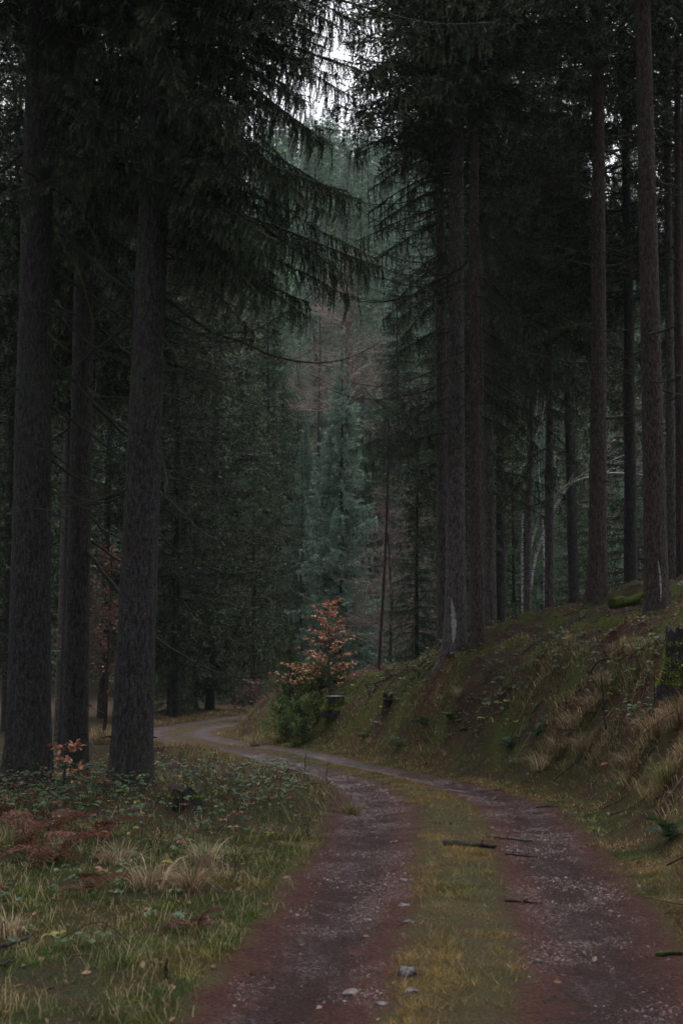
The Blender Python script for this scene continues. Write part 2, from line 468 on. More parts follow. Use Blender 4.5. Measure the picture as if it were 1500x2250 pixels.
# ------------------------------------------------------------------ trees: trunks
def trunk_mesh(name, H, r0, r1, seed, mt, flare=0.35, sides=40, dz=0.07, fine_to=12.0, bend=0.10, lobes=5, bark=0.008):
    g = R(seed)
    zs = np.concatenate([np.arange(-0.4, fine_to, dz), np.arange(fine_to, H, 0.6), [H]])
    zs = zs[zs <= H]
    th = np.linspace(0, 2 * np.pi, sides, endpoint=False)
    t = np.clip(zs / H, 0, 1)
    rad = r0 + (r1 - r0) * t ** 0.85
    ph = g.random(3) * 6.28
    cx = bend * np.sin(zs / H * 3.1 + ph[0]) - bend * math.sin(ph[0]); cyy = bend * np.sin(zs / H * 2.6 + ph[1]) - bend * math.sin(ph[1])
    Z, T = np.meshgrid(zs, th, indexing='ij')
    fl = flare * np.exp(-np.clip(Z, -0.4, None) / 0.38) * (0.62 + 0.38 * np.cos(lobes * T + ph[2] + 1.3 * np.sin(T))) 
    u = T / (2 * np.pi) * 6.0
    cr = (vn(u * 3.2 + seed, Z / 0.55, 0.22, 60) - .5) + 0.6 * (vn(u * 3.2 + seed, Z / 0.5, 0.09, 61) - .5)
    seam = np.clip((u % 6.0) / 0.35, 0, 1) * np.clip((6.0 - u % 6.0) / 0.35, 0, 1)
    knots = np.zeros_like(Z)
    for _ in range(int(min(H, 14) * 2.2)):
        kz = g.uniform(0.5, min(H, 14)); kt = g.uniform(0, 6.28)
        dt = np.abs((T - kt + np.pi) % (2 * np.pi) - np.pi)
        knots += 0.018 * np.exp(-(dt * r0 / 0.03) ** 2 - ((Z - kz) / 0.04) ** 2)
    rr = rad[:, None] * (1 + fl) + bark * cr * seam * 1.6 + knots
    v = np.stack([rr * np.cos(T) + cx[:, None], rr * np.sin(T) + cyy[:, None], Z], -1).reshape(-1, 3)
    n = len(zs)
    i, j = np.meshgrid(np.arange(n - 1), np.arange(sides), indexing='ij'); j2 = (j + 1) % sides
    p, q, r_, s_ = i * sides + j, i * sides + j2, (i + 1) * sides + j2, (i + 1) * sides + j
    f = np.concatenate([np.stack([p, q, r_], -1).reshape(-1, 3), np.stack([p, r_, s_], -1).reshape(-1, 3)])
    m = MB(); m.add(v, f)
    return m.mesh(name, mt, True), (lambda z: np.array([np.interp(z, zs, cx), np.interp(z, zs, cyy), np.interp(z, zs, rad)]))

# ------------------------------------------------------------------ spruce boughs
def needles(m, pts, tans, ln, wd, g, cols, spread=0.85):
    n = len(pts)
    rnd = g.normal(size=(n, 3)); rnd /= np.linalg.norm(rnd, axis=1, keepdims=True)
    dr = tans * (1 - 0.35 * spread) + rnd * spread; dr /= np.linalg.norm(dr, axis=1, keepdims=True) + 1e-9
    sd_ = np.cross(dr, g.normal(size=(n, 3))); sd_ /= np.linalg.norm(sd_, axis=1, keepdims=True) + 1e-9
    L = (ln * g.uniform(.6, 1.15, n))[:, None]; W = wd * 0.5
    v = np.stack([pts - sd_ * W, pts + sd_ * W, pts + dr * L], 1).reshape(-1, 3)
    m.add(v, np.arange(n * 3).reshape(-1, 3), np.repeat(cols, 3, 0))

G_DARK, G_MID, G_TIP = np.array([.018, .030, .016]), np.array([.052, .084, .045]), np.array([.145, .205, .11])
def bough_arrays(L, seed, hang=0.6, step=0.06, per_m=120, ln=0.05, wd=0.012, strands=12, blue=0.0, droop=0.45, up=0.24, brlen=0.28, twig=2):
    """verts, faces, colours of one live bough along +X, its hanging branchlets clothed with needles"""
    g = R(seed); m = MB()
    t = np.linspace(0, 1, 22)
    wob = np.cumsum(g.normal(0, .012, 22)) * L * .5
    ax = np.stack([L * (t - .05 * t ** 2), wob, L * (.10 * t - droop * t ** 2 + up * t ** 4)], 1)
    k_ = {2: 1, 1: 3, 0: 5}[twig]
    v, f = tube(ax[::k_], np.linspace(.007 + .0055 * L, .004, 22)[::k_], 4 if twig else 3, False); m.add(v, f, (.045, .036, .028))
    def add_twig(pa, r):
        if twig == 2: m.add(*tube(pa[::2], np.linspace(r, .002, 3), 3, False), (.04, .036, .022))
        elif twig == 1:
            o = np.array([r, r * .5, 0]); m.add([pa[0] - o, pa[0] + o, pa[-1]], [[0, 1, 2]], (.04, .036, .022))
    P0, TN, LNs, COLs = [], [], [], []
    nb = max(6, int(L / step))
    tb = np.sort(g.uniform(.10, 1.0, nb)); side = np.where(np.arange(nb) % 2 == 0, 1.0, -1.0)
    base = np.stack([np.interp(tb, t, ax[:, k]) for k in range(3)], 1)
    prof = np.clip(1.15 - 0.85 * tb, .15, 1) * np.clip(tb / .25, .35, 1)
    bl = np.minimum(.75, brlen * L) * prof * g.uniform(.55, 1.25, nb)
    ang = np.radians(g.uniform(38, 75, nb)) * side
    dirs = np.stack([np.cos(ang), np.sin(ang), np.full(nb, .05)], 1)
    strand_src = []
    for k in range(nb):
        s = np.linspace(0, 1, 6)[:, None]
        pa = base[k] + dirs[k] * s * bl[k] * (1 - .45 * hang) + np.array([0, 0, -1]) * hang * bl[k] * s ** 1.6 * .75
        add_twig(pa, .006)
        P0.append(pa); strand_src.append(pa[2 + int(g.integers(0, 3))])
    ns = int(strands * L)
    for k in range(ns):
        if g.random() < .5: p = strand_src[int(g.integers(0, nb))]
        else:
            q = g.uniform(.15, .98); p = np.array([np.interp(q, t, ax[:, j]) for j in range(3)])
        l = g.uniform(.12, .55) * min(1.0, .35 + .25 * L)
        s = np.linspace(0, 1, 6)[:, None]
        pa = p + np.concatenate([np.array([g.normal(0, .10), g.normal(0, .10)]), [-1.0]]) * s * l + np.array([.05 * l, 0, 0]) * np.sin(s * 3)
        add_twig(pa, .004)
        P0.append(pa)
    P0.append(ax[int(22 * .45)::3][:6]) 
    for pa in P0:
        l = np.linalg.norm(np.diff(pa, axis=0), axis=1).sum()
        n = max(3, int(l * per_m)); s = g.uniform(0, 1, n) * (len(pa) - 1.001); i = s.astype(int); u = (s - i)[:, None]
        p = pa[i] * (1 - u) + pa[i + 1] * u; tn = pa[i + 1] - pa[i]; tn /= np.linalg.norm(tn, axis=1, keepdims=True) + 1e-9
        w = (s / (len(pa) - 1))[:, None]; br = g.uniform(.75, 1.2)
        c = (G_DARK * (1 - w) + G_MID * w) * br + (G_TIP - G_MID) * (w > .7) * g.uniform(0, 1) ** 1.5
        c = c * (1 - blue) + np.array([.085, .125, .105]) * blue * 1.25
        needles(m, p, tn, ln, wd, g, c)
    return np.concatenate(m.v), np.concatenate(m.f), np.concatenate(m.c)

def crown_mesh(name, H, z0, Lmax, seed, lod, mt=None, blue=0.0, gap=0.0, power=0.75, hang=0.6, whorl=None, zmax=None, bright=1.0, tint=(1, 1, 1), **over):
    g = R(seed)
    kw = {'near': dict(step=.11, per_m=52, ln=.085, wd=.022, strands=8, twig=1), 'mid': dict(step=.16, per_m=30, ln=.13, wd=.036, strands=6, twig=1),
          'far': dict(step=.42, per_m=11, ln=.32, wd=.075, strands=2.5, twig=0), 'young': dict(step=.045, per_m=110, ln=.045, wd=.012, strands=2, twig=1)}[lod]
    kw = dict(kw, **over)
    Ls = np.array([.25, .5, .8]) * Lmax
    Ls = np.append(Ls, Lmax)
    protos = [[bough_arrays(l, seed * 31 + 7 * i + k, hang=hang * g.uniform(.8, 1.2), blue=blue, droop=g.uniform(.3, .55) if lod != 'young' else g.uniform(-.1, .15),
                            up=g.uniform(.15, .3), **kw) for k in range(3)] for i, l in enumerate(Ls)]
    m = MB(); dz = whorl or {'near': .42, 'mid': .42, 'far': .7, 'young': .13}[lod]
    z = z0
    while z < H - .05:
        f = (H - z) / (H - z0); L = Lmax * f ** power * g.uniform(.8, 1.1) * (1 if f < .93 else .75)
        for a in range(int(g.integers(6, 9))):
            if g.random() < gap: continue
            l = max(.12, L * g.uniform(.7, 1.12)); i = int(np.argmin(np.abs(Ls - l))); V, F, C = protos[i][int(g.integers(0, 3))]
            sc = l / Ls[i]; az = g.uniform(0, 6.28); pit = (.25 - .55 * f + g.normal(0, .08)) if lod != 'young' else (-.75 + .45 * f + g.normal(0, .1))
            pit = pit if lod == 'young' else -(.5 - .6 * f) + g.normal(0, .08)
            ca, sa, cp, sp = math.cos(az), math.sin(az), math.cos(pit), math.sin(pit)
            M3 = np.array([[ca, -sa, 0], [sa, ca, 0], [0, 0, 1]]) @ np.array([[cp, 0, sp], [0, 1, 0], [-sp, 0, cp]])
            vv = (V * sc) @ M3.T + np.array([0, 0, z + g.uniform(-.12, .12)])
            m.add(vv, F, C * g.uniform(.8, 1.2) * bright * np.array(tint, np.float32))
        z += dz * g.uniform(.8, 1.2) * (.5 + .5 * f if lod != 'young' else 1)
    # leading shoot
    top = np.array([[0, 0, H - .9 * min(1, H / 8)], [0, 0, H + .05]]); tp = smooth_path(top, 6)
    m.add(*tube(tp, .015, 4), (.05, .05, .03))
    pts = tp[g.integers(0, 5, 60)] + g.normal(0, .01, (60, 3)); needles(m, pts, np.tile([0, 0, 1.], (60, 1)), kw['ln'], kw['wd'], g, np.tile(G_MID, (60, 1)))
    return m.mesh(name, mt or M_NEEDLE)

# ------------------------------------------------------------------ dead branches
def dead_branch_mesh(name, L, seed, droop=.5, up=.35, mt=None, twigs=10, r=.016):
    g = R(seed); m = MB(); n = 18
    t = np.linspace(0, 1, n); wob = np.cumsum(g.normal(0, .024, n)) * L * .7
    ax = np.stack([L * t, wob, L * (-droop * t + (up + .1) * t ** 2.6) + np.cumsum(np.cumsum(g.normal(0, .004, n))) * L * .8], 1)
    rr = r * (1 - .85 * t) + .0015
    m.add(*tube(ax, rr, 6))
    for k in range(twigs):
        q = g.uniform(.2, .97); p = np.array([np.interp(q, t, ax[:, j]) for j in range(3)])
        a = g.choice([-1, 1]) * g.uniform(.5, 1.2); l = L * g.uniform(.08, .32) * (1.1 - q * .6)
        d = np.array([math.cos(a), math.sin(a), g.uniform(-.7, .1)])
        s = np.linspace(0, 1, 6)[:, None]
        pa = p + d * s * l + np.array([0, 0, 1]) * s ** 2.4 * l * g.uniform(-.3, .5) + g.normal(0, .008, (6, 3)) * s
        m.add(*tube(pa, np.linspace(.005, .0015, 6), 4))
        if g.random() < .5:
            p2 = pa[3]; d2 = d + g.normal(0, .5, 3); pb = p2 + d2 * np.linspace(0, 1, 4)[:, None] * l * .4
            m.add(*tube(pb, np.linspace(.003, .001, 4), 3))
    return m.mesh(name, mt or M_DEAD, True)

DEAD = [dead_branch_mesh('dead_branch', L, 300 + i, dr, up, None, tw, r) for i, (L, dr, up, tw, r) in enumerate(
    [(1.6, .35, .25, 9, .012), (2.0, .45, .35, 12, .014), (2.4, .3, .35, 14, .015), (1.2, .5, .2, 8, .010), (1.8, .15, .3, 10, .012), (2.8, .55, .45, 16, .019)])]
DEAD_BIG = [dead_branch_mesh('dead_branch', L, 330 + i, dr, up, mm, tw, r) for i, (L, dr, up, tw, r, mm) in enumerate(
    [(2.6, .75, .25, 12, .026, M_DEAD), (2.2, .85, .2, 10, .022, M_DEAD), (3.2, .7, .45, 14, .028, M_DEAD), (1.3, .8, .1, 5, .024, M_DEAD_MOSSY), (0.55, .55, .05, 1, .024, M_DEAD_MOSSY)])]

HERO = [link and bough_arrays(L, 500 + i, hang=h, step=.045, per_m=190, ln=.036, wd=.0095, strands=st, droop=dr, up=up, brlen=.24)
        for i, (L, h, st, dr, up) in enumerate([(2.2, .8, 26, .5, .16), (2.8, .9, 28, .6, .2), (3.1, .85, 28, .55, .2), (2.5, .75, 22, .42, .18), (4.6, .75, 22, .5, .26), (1.7, .85, 22, .55, .12)])]
def arr_mesh(name, arr, mt):
    m = MB(); m.add(*arr); return m.mesh(name, mt)
HERO = [arr_mesh('bough', a, M_NEEDLE) for a in HERO]

def orient(loc, az, pit=0.0, roll=0.0, s=1.0):
    return Matrix.Translation(Vector(loc)) @ Matrix.Rotation(az, 4, 'Z') @ Matrix.Rotation(pit, 4, 'Y') @ Matrix.Rotation(roll, 4, 'X') @ Matrix.Scale(s, 4)

def stubs_mesh(name, H, prof, seed, dens=9.0, lo=.6, size=1.0):
    """short snapped-off stubs left where the lower whorls broke away: too small to pick apart"""
    g = R(seed); m = MB(); z = lo
    while z < H:
        for k in range(int(g.integers(3, 6))):
            cx, cy, r = prof(z); a = g.uniform(0, 6.28); zz = z + g.normal(0, .05)
            d = np.array([math.cos(a), math.sin(a), g.uniform(-.35, .25)]); p = np.array([cx, cy, zz]) + d * (r * .9)
            l = g.choice([.04, .06, .1, .2], p=[.4, .3, .2, .1]) * size
            m.add(*tube(np.stack([p, p + d * l * .5, p + d * l + [0, 0, -.1 * l]]), [.016 * size, .010 * size, .004], 5), (1, 1, 1))
        z += g.uniform(.28, .5)
    return m.mesh(name, M_DEAD)

def spruce(label, px, Y, diam, H, seed, mt=M_BARK, crown_z=None, Lmax=2.6, dead=(), boughs=(), sides=40, stubs=True, group=None, flare=.35, top_shift=0.0, z=None,
           cat='tree', crown=None, bend=.10, dz=.07):
    """one spruce standing at photo column px and distance Y; dead = [(z, azimuth deg, mesh, scale)], boughs the same for live ones"""
    x = X(px, Y); zz = height(x, Y) if z is None else z
    t = thing('spruce_tree', label, 'tree', (x, Y, zz - .02), 0, group)
    t.rotation_euler = (0, top_shift, 0)
    me, prof = trunk_mesh('trunk', H, diam / 2, .03, seed, mt, flare, sides, dz, min(13, H - 1), bend)
    link('trunk', me, t)
    if stubs:
        tag(link('branch_stubs', stubs_mesh('branch_stubs', min(H, 12), prof, seed + 5), t), kind='stuff')
    for (bz, az, me, s, pit) in dead:
        cx, cy, r = prof(bz); a = math.radians(az)
        link('dead_branch', me, t, orient((cx + r * .8 * math.cos(a), cy + r * .8 * math.sin(a), bz), a, pit, 0, s))
    for (bz, az, me, s, pit) in boughs:
        cx, cy, r = prof(bz); a = math.radians(az)
        link('bough', me, t, orient((cx + r * .5 * math.cos(a), cy + r * .5 * math.sin(a), bz), a, pit, .35 * math.sin(37 * bz + az), s))
    if crown is not None:
        link('crown', crown, t)
    return t

def rnd_dead(seed, z0, z1, n, az0, az1, meshes=DEAD, s0=.6, s1=1.1):
    g = R(seed)
    return [(g.uniform(z0, z1), g.uniform(az0, az1), meshes[int(g.integers(0, len(meshes)))], g.uniform(s0, s1), g.uniform(-.15, .25)) for _ in range(n)]
def rnd_boughs(seed, z0, z1, n, az0, az1, s0=.8, s1=1.15, p0=-.05, p1=.35, idx=None):
    g = R(seed); idx = idx or range(len(HERO))
    return [(g.uniform(z0, z1), g.uniform(az0, az1), HERO[int(g.choice(list(idx)))], g.uniform(s0, s1), g.uniform(p0, p1)) for _ in range(n)]

CROWN_HIGH = [crown_mesh('crown', 27, 10.5, 3.0, 70 + i, 'mid', hang=.7) for i in range(2)]
CROWN_MID = [crown_mesh('crown', 24, z0, L, 80 + i, 'mid', hang=.75) for i, (z0, L) in enumerate([(4.5, 3.0), (2.0, 3.3), (.8, 3.4)])]
CROWN_NEAR = [crown_mesh('crown', 15, .5, 2.7, 90, 'near', hang=.75, bright=1.35), crown_mesh('crown', 13.2, .4, 2.5, 91, 'near', blue=.65, hang=.5, power=.8, bright=2.6, whorl=.26, per_m=75, step=.09, wd=.030)]
CROWN_DARK = crown_mesh('crown', 23, 8.0, 3.7, 95, 'near', hang=.85, zmax=13)
CROWN_FAR = [crown_mesh('crown', 24, z0, L, 100 + i, 'far', hang=.6, blue=bl + .15, bright=2.1) for i, (z0, L, bl) in enumerate([(2, 3.3, .1), (1, 3.6, .3), (3, 3.0, .2), (1.5, 3.2, .5)])]  # far crowns paler and bluer: distance haze put into the needle colour

# ------------------------------------------------------------------ the named trees
B = DEAD_BIG
spruce('thick dark spruce at the far left edge, with mossy drooping dead branches', 68, 18.8, .60, 27, 1, M_BARK, flare=.38, crown=CROWN_HIGH[0], top_shift=.004,
       dead=[(7.6, -8, B[2], 1.0, .1), (6.9, 5, B[0], 1.0, .05), (6.3, -15, B[1], 1.0, .0), (5.7, 3, B[2], .9, .12), (5.0, -10, B[0], .95, .1), (4.3, 8, B[3], .9, .05), (3.9, -20, B[3], .7, 0),
             (4.0, -14, B[4], 1.0, 0), (3.5, -25, B[4], .9, 0), (6.0, -30, B[4], 1, 0), (8.3, -60, B[3], 1.0, -.3), (8.0, -80, B[2], .6, -.5), (8.8, 0, B[0], 1, 0), (9.5, 10, B[2], 1, .1),
             (7.0, 175, B[0], .8, .1), (5.2, 190, B[1], .8, .1), (8.5, 200, B[2], .8, .1)] + rnd_dead(11, 3.0, 10, 10, -60, 70),
       boughs=rnd_boughs(12, 8.0, 13, 34, -75, 75, .8, 1.15, 0, .35, [0, 1, 2, 3, 5]) + rnd_boughs(13, 8.5, 12, 6, 120, 240))
spruce('slimmer spruce standing behind the gap of the two thick left trunks', 168, 21.0, .40, 26, 2, M_BARK, flare=.2, crown=CROWN_HIGH[1], top_shift=.010,
       dead=rnd_dead(21, 2.6, 10, 22, -90, 80, DEAD + B[:3], .7, 1.1) + rnd_dead(22, 3, 9, 6, 120, 230, DEAD, .6, 1),
       boughs=rnd_boughs(23, 7.6, 13, 34, -90, 80, .8, 1.1, 0, .35, [0, 1, 2, 3, 5]))
spruce('thick rough spruce beside the bend, rightmost of the left foreground trunks', 290, 18.4, .545, 27, 3, M_BARK, flare=.2, crown=CROWN_HIGH[0], top_shift=.022,
       dead=rnd_dead(31, 3.2, 8.5, 20, -75, 70, DEAD, .5, 1.15) + rnd_dead(35, 4.5, 8.5, 4, -80, -30, B[:3], .4, .8) + rnd_dead(32, 3.5, 9, 8, 130, 230, DEAD, .7, 1.1) + [(5.6, -12, B[1], .8, 0)],
       boughs=[(7.5, -6, HERO[2], 1.0, .0), (7.9, 8, HERO[2], 1.0, .1), (7.2, 2, HERO[1], 1.0, .05), (8.3, -15, HERO[2], .95, .05), (8.7, 5, HERO[1], .95, .05), (7.0, 20, HERO[3], .9, .1),
               (9.2, -4, HERO[0], 1.0, .1), (9.6, 12, HERO[1], .9, .1), (6.8, -12, HERO[0], 1.0, .05), (8.2, -30, HERO[2], 1.0, .05), (7.6, -45, HERO[1], 1, .1), (8.0, 35, HERO[2], 1, .1),
               (10.6, 0, HERO[4], 1.0, -.05), (9.9, 4, HERO[4], .85, -.02), (11.4, -6, HERO[4], 1.0, .02)] + rnd_boughs(33, 7.4, 12.5, 56, -80, 80, .75, 1.0, 0, .4, [0, 1, 3, 5]) + rnd_boughs(36, 9.2, 12.8, 40, -38, 38, .8, .98, 0, .3, [1, 3, 0, 2]) + rnd_boughs(37, 6.9, 9.6, 26, -60, 45, .7, 1.0, .05, .45, [0, 1, 3, 5]) + rnd_boughs(34, 8.0, 13, 10, 100, 250))
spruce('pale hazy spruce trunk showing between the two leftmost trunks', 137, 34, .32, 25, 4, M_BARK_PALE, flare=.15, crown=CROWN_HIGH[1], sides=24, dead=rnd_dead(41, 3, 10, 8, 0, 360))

RD = lambda s, n, z0=3.5, z1=10.5: rnd_dead(s, z0, z1, n, 0, 360, DEAD, .6, 1.15) + rnd_dead(s + 1, z0, z1, n // 2, 150, 215, DEAD, .9, 1.3)
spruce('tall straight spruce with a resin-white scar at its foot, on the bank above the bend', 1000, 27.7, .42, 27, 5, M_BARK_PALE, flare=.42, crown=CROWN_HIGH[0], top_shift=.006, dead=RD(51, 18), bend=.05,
       boughs=rnd_boughs(52, 8.6, 13.5, 30, 135, 230, .85, 1.1, 0, .3, [5, 0, 3]) + rnd_boughs(53, 4.2, 8.4, 10, 150, 215, .55, .95, .1, .4, [5, 0]))
spruce('spruce half hidden behind the left side of the scarred trunk on the bank', 978, 30.5, .33, 26, 6, M_BARK_PALE, flare=.2, crown=CROWN_HIGH[1], sides=28, dead=RD(61, 8))
spruce('slim reddish spruce just right of the scarred trunk on the bank', 1049, 27.0, .26, 24, 7, M_BARK_RED, flare=.25, crown=CROWN_HIGH[1], sides=28, dead=RD(71, 12), top_shift=.004, boughs=rnd_boughs(72, 3.8, 9, 18, -70, 60, .6, 1.0, .1, .5, [5, 0]))
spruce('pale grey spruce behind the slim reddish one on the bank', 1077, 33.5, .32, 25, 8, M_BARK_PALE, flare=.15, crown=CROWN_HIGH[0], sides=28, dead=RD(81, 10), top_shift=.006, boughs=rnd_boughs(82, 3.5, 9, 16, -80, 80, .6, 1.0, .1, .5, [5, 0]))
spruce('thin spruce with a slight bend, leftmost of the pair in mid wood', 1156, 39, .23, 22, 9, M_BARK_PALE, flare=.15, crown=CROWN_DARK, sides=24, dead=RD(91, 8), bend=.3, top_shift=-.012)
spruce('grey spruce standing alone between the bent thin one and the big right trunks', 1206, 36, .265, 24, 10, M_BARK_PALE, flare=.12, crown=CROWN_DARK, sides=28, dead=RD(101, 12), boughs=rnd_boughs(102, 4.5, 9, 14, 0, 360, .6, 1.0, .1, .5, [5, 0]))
spruce('reddish brown spruce on the crest, second large trunk from the right edge', 1313, 27, .36, 26, 11, M_BARK_RED, flare=.3, crown=CROWN_HIGH[1], dead=RD(111, 18), top_shift=.014)
spruce('largest spruce on the right, its reddish bark dotted with dark branch stubs', 1443, 22.6, .385, 27, 12, M_BARK_RED, flare=.35, crown=CROWN_HIGH[0], dead=RD(121, 22), bend=.04)
spruce('narrow spruce peeping out right behind the largest right trunk', 1479, 31, .23, 25, 13, M_BARK_PALE, flare=.15, crown=CROWN_HIGH[1], sides=24, dead=RD(131, 8))
spruce('thin reddish spruce cut by the right edge of the picture', 1499, 28, .2, 24, 14, M_BARK_RED, flare=.15, crown=CROWN_HIGH[0], sides=24, dead=RD(141, 6))

def named(label):
    return next(o for o in bpy.data.objects if o.get('label') == label)
def pale_mat():
    m_, nt, b = mat('dried_resin'); v = coords(nt)
    nt.links.new(ramp(nt, noise(nt, v, 40, 4, .7), [(.4, (.10, .09, .085)), (.6, (.42, .41, .40))]), b.inputs['Base Color']); b.inputs['Roughness'].default_value = .6
    bump(nt, b, noise(nt, v, 60, 3), .6, .01); return m_
M_RESIN = pale_mat()
def scar(tree, r0, flare, z0, z1, az, wid, seed, name='resin_scar'):
    g = R(seed); n = 26; z = np.linspace(z0, z1, n); t_ = named(tree); m = MB(); a0 = math.radians(az)
    w = wid * np.sin(np.linspace(.15, 3.0, n)) * g.uniform(.5, 1.2, n); rr = r0 * (1 + flare * np.exp(-z / .38) * .85) + .022; V = []
    for k in range(5):
        a = a0 + (k - 2) / 4 * w / r0 + .12 * np.sin(z * 4); V.append(np.stack([(rr + (.006 if k == 2 else 0)) * np.cos(a), (rr + (.006 if k == 2 else 0)) * np.sin(a), z], 1))
    V = np.stack(V, 1); I = np.arange(n * 5).reshape(n, 5); a, b, c, d = I[:-1, :-1].ravel(), I[:-1, 1:].ravel(), I[1:, 1:].ravel(), I[1:, :-1].ravel()
    m.add(V.reshape(-1, 3), np.concatenate([np.stack([a, b, c], 1), np.stack([a, c, d], 1)])); m.build(name, M_RESIN, t_, True)
scar('tall straight spruce with a resin-white scar at its foot, on the bank above the bend', .20, .42, .1, 1.0, -108, .085, 152)
scar('largest spruce on the right, its reddish bark dotted with dark branch stubs', .19, .35, .15, .8, -92, .03, 153)
L1 = named('thick dark spruce at the far left edge, with mossy drooping dead branches')
for (pts, r) in [([(118, 288), (140, 245), (172, 205), (165, 166), (100, 186), (55, 212), (-20, 216)], .012), ([(165, 166), (192, 132), (207, 95), (216, 50)], .009), ([(100, 186), (92, 205), (99, 150), (96, 95), (125, 40)], .008),
                 ([(130, 400), (165, 455), (205, 520), (213, 560)], .010), ([(122, 520), (170, 600), (205, 720)], .013), ([(300, 660), (318, 700), (335, 722)], .010)]:
    pw = smooth_path([P(a, b, 17.5 if a < 290 else 17.6) for a, b in pts], 20) - np.array(L1.location)
    m = MB(); m.add(*tube(pw, np.linspace(r, r * .45, 20) * (1 + .25 * R(len(pts)).normal(size=20)), 6)); m.build('mossy_branch', M_DEAD_MOSSY, L1, True)

# slender half-dead spruce in the gap: bare stem and one tuft at the top
x, Y = X(830, 38), 38.0
t = thing('spruce_sapling', 'slender bare spruce stem with one dark tuft at its top, in the gap', 'tree', (x, Y, height(x, Y) - .02))
me, prof = trunk_mesh('trunk', 6.9, .047, .02, 150, M_BARK_RED, .1, 12, .15, 5.5, .06); link('trunk', me, t)
t.rotation_euler = (0, .045, 0)
g = R(151)
for k in range(12):
    z = g.uniform(5.9, 6.9); cx, cy, r = prof(z); a = g.uniform(0, 6.28)
    link('bough', HERO[[5, 0, 3][k % 3]], t, orient((cx, cy, z), a, g.uniform(.1, .5), 0, g.uniform(.28, .5)))
for k in range(14):
    z = g.uniform(.8, 5.8); cx, cy, r = prof(z); link('dead_branch', DEAD[k % 6], t, orient((cx, cy, z), g.uniform(0, 6.28), .1, 0, g.uniform(.3, .6)))

# ------------------------------------------------------------------ background wood
TRUNK_BG = [trunk_mesh('trunk', 24, .17, .02, 160 + i, M_BARK, .2, 14, .5, 20, .12)[0] for i in range(2)]
TRUNK_SMALL = [trunk_mesh('trunk', 13, .10, .015, 163, M_BARK, .2, 10, .4, 10, .05)[0], trunk_mesh('trunk', 15, .13, .015, 164, M_BARK, .2, 10, .4, 10, .05)[0]]
def bg_spruce(label, px, Y, crown, trunk, s=1.0, rz=0.0, group=None, x=None):
    x = X(px, Y) if x is None else x
    t = thing('spruce_tree', label, 'tree', (x, Y, height(x, Y) - .05), rz, group, s)
    link('trunk', trunk, t); link('crown', crown, t)
    return t
C0, C1, C2 = CROWN_MID
N15, N13 = CROWN_NEAR
F = CROWN_FAR
bg_spruce('pale blue-green young spruce in the clearing, standing alone at the end of the gap', 750, 60, N13, TRUNK_SMALL[0], 1.14, 1.0)
bg_spruce('green spruce with hanging curtain branches, left of the pale young spruce', 585, 72, C2, TRUNK_BG[0], .9, 2.0)
bg_spruce('broad drooping spruce over the far end of the track', 555, 56, N15, TRUNK_SMALL[1], .9, .4)
bg_spruce('dark spruce right behind the track bend, its boughs reaching the ground', 462, 50.5, C2, TRUNK_BG[1], 1.0, 3.1)
bg_spruce('dark spruce just right of the thick rough left trunk', 385, 46, C1, TRUNK_BG[0], .95, 1.3)
bg_spruce('spruce crown filling the gap between the middle and right foreground trunks on the left', 226, 46, C1, TRUNK_BG[1], .9, 4.0)
bg_spruce('spruce at the left picture edge, behind the leftmost trunk', 20, 39, C1, TRUNK_BG[0], .95, 5.0)
bg_spruce('tall spruce between the drooping one and the dark bend spruce', 470, 66, C1, TRUNK_BG[1], 1.0, 2.2)
bg_spruce('dark green young spruce low in the wood right of the slender bare stem', 915, 44, N15, TRUNK_SMALL[1], .56, 1.7)
bg_spruce('mid-height green spruce left of the scarred trunk on the bank', 1000, 66, C2, TRUNK_BG[0], .74, .6)
bg_spruce('hazy spruce right behind the slender bare stem', 880, 84, C1, TRUNK_BG[1], .85, .9)
bg_spruce('green weeping spruce between the two big right trunks', 1385, 47, N15, TRUNK_SMALL[1], .95, 3.9)
bg_spruce('low green spruce behind the bent thin trunk', 1130, 50, N15, TRUNK_SMALL[1], .7, 3.0)
bg_spruce('low green spruce left of the reddish crest trunk', 1270, 52, N15, TRUNK_SMALL[1], .8, 5.0)
bg_spruce('low spruce showing in the slit between the scarred trunk and the grey lone one', 1060, 54, N15, TRUNK_SMALL[1], .75, 1.2)
bg_spruce('pale low spruce glimpsed behind the grey lone trunk', 1195, 58, N13, TRUNK_SMALL[0], .9, 2.2)
bg_spruce('low green spruce right behind the largest right trunk', 1470, 53, N15, TRUNK_SMALL[1], .85, .2)
bg_spruce('pale low spruce between the crest trunk and the weeping spruce', 1335, 60, N13, TRUNK_SMALL[0], 1.0, 4.2)
for px_, Y_, s_, l_ in ((815, 72, .8, 'small green spruce just right behind the pale young spruce'), (842, 79, .9, 'green spruce in the gap behind the dark tuft of the slender stem'), (795, 88, 1.0, 'hazy spruce between the larch and the slender bare stem'), (868, 92, 1.0, 'hazy spruce at the right rim of the gap, below the far slope')):
    bg_spruce(l_, px_, Y_, N15 if s_ < .95 else N13, TRUNK_SMALL[1 if s_ < .95 else 0], s_, px_ * .3)
bg_spruce('low dark spruce left of the far end of the track', 372, 48.5, N15, TRUNK_SMALL[1], .5, 2.5)
bg_spruce('low dark spruce closing the wood behind the far bend', 432, 51, N15, TRUNK_SMALL[1], .45, 1.5)
bg_spruce('spruce crown above the two big right trunks', 1385, 33, CROWN_DARK, TRUNK_BG[0], 1.0, 1.9)
bg_spruce('spruce crown at the right picture edge behind the largest trunk', 1520, 36, CROWN_DARK, TRUNK_BG[1], .95, 4.4)
bg_spruce('dark spruce crown hanging right of the scarred trunk on the bank', 1100, 45, CROWN_DARK, TRUNK_BG[0], 1.1, 3.6)
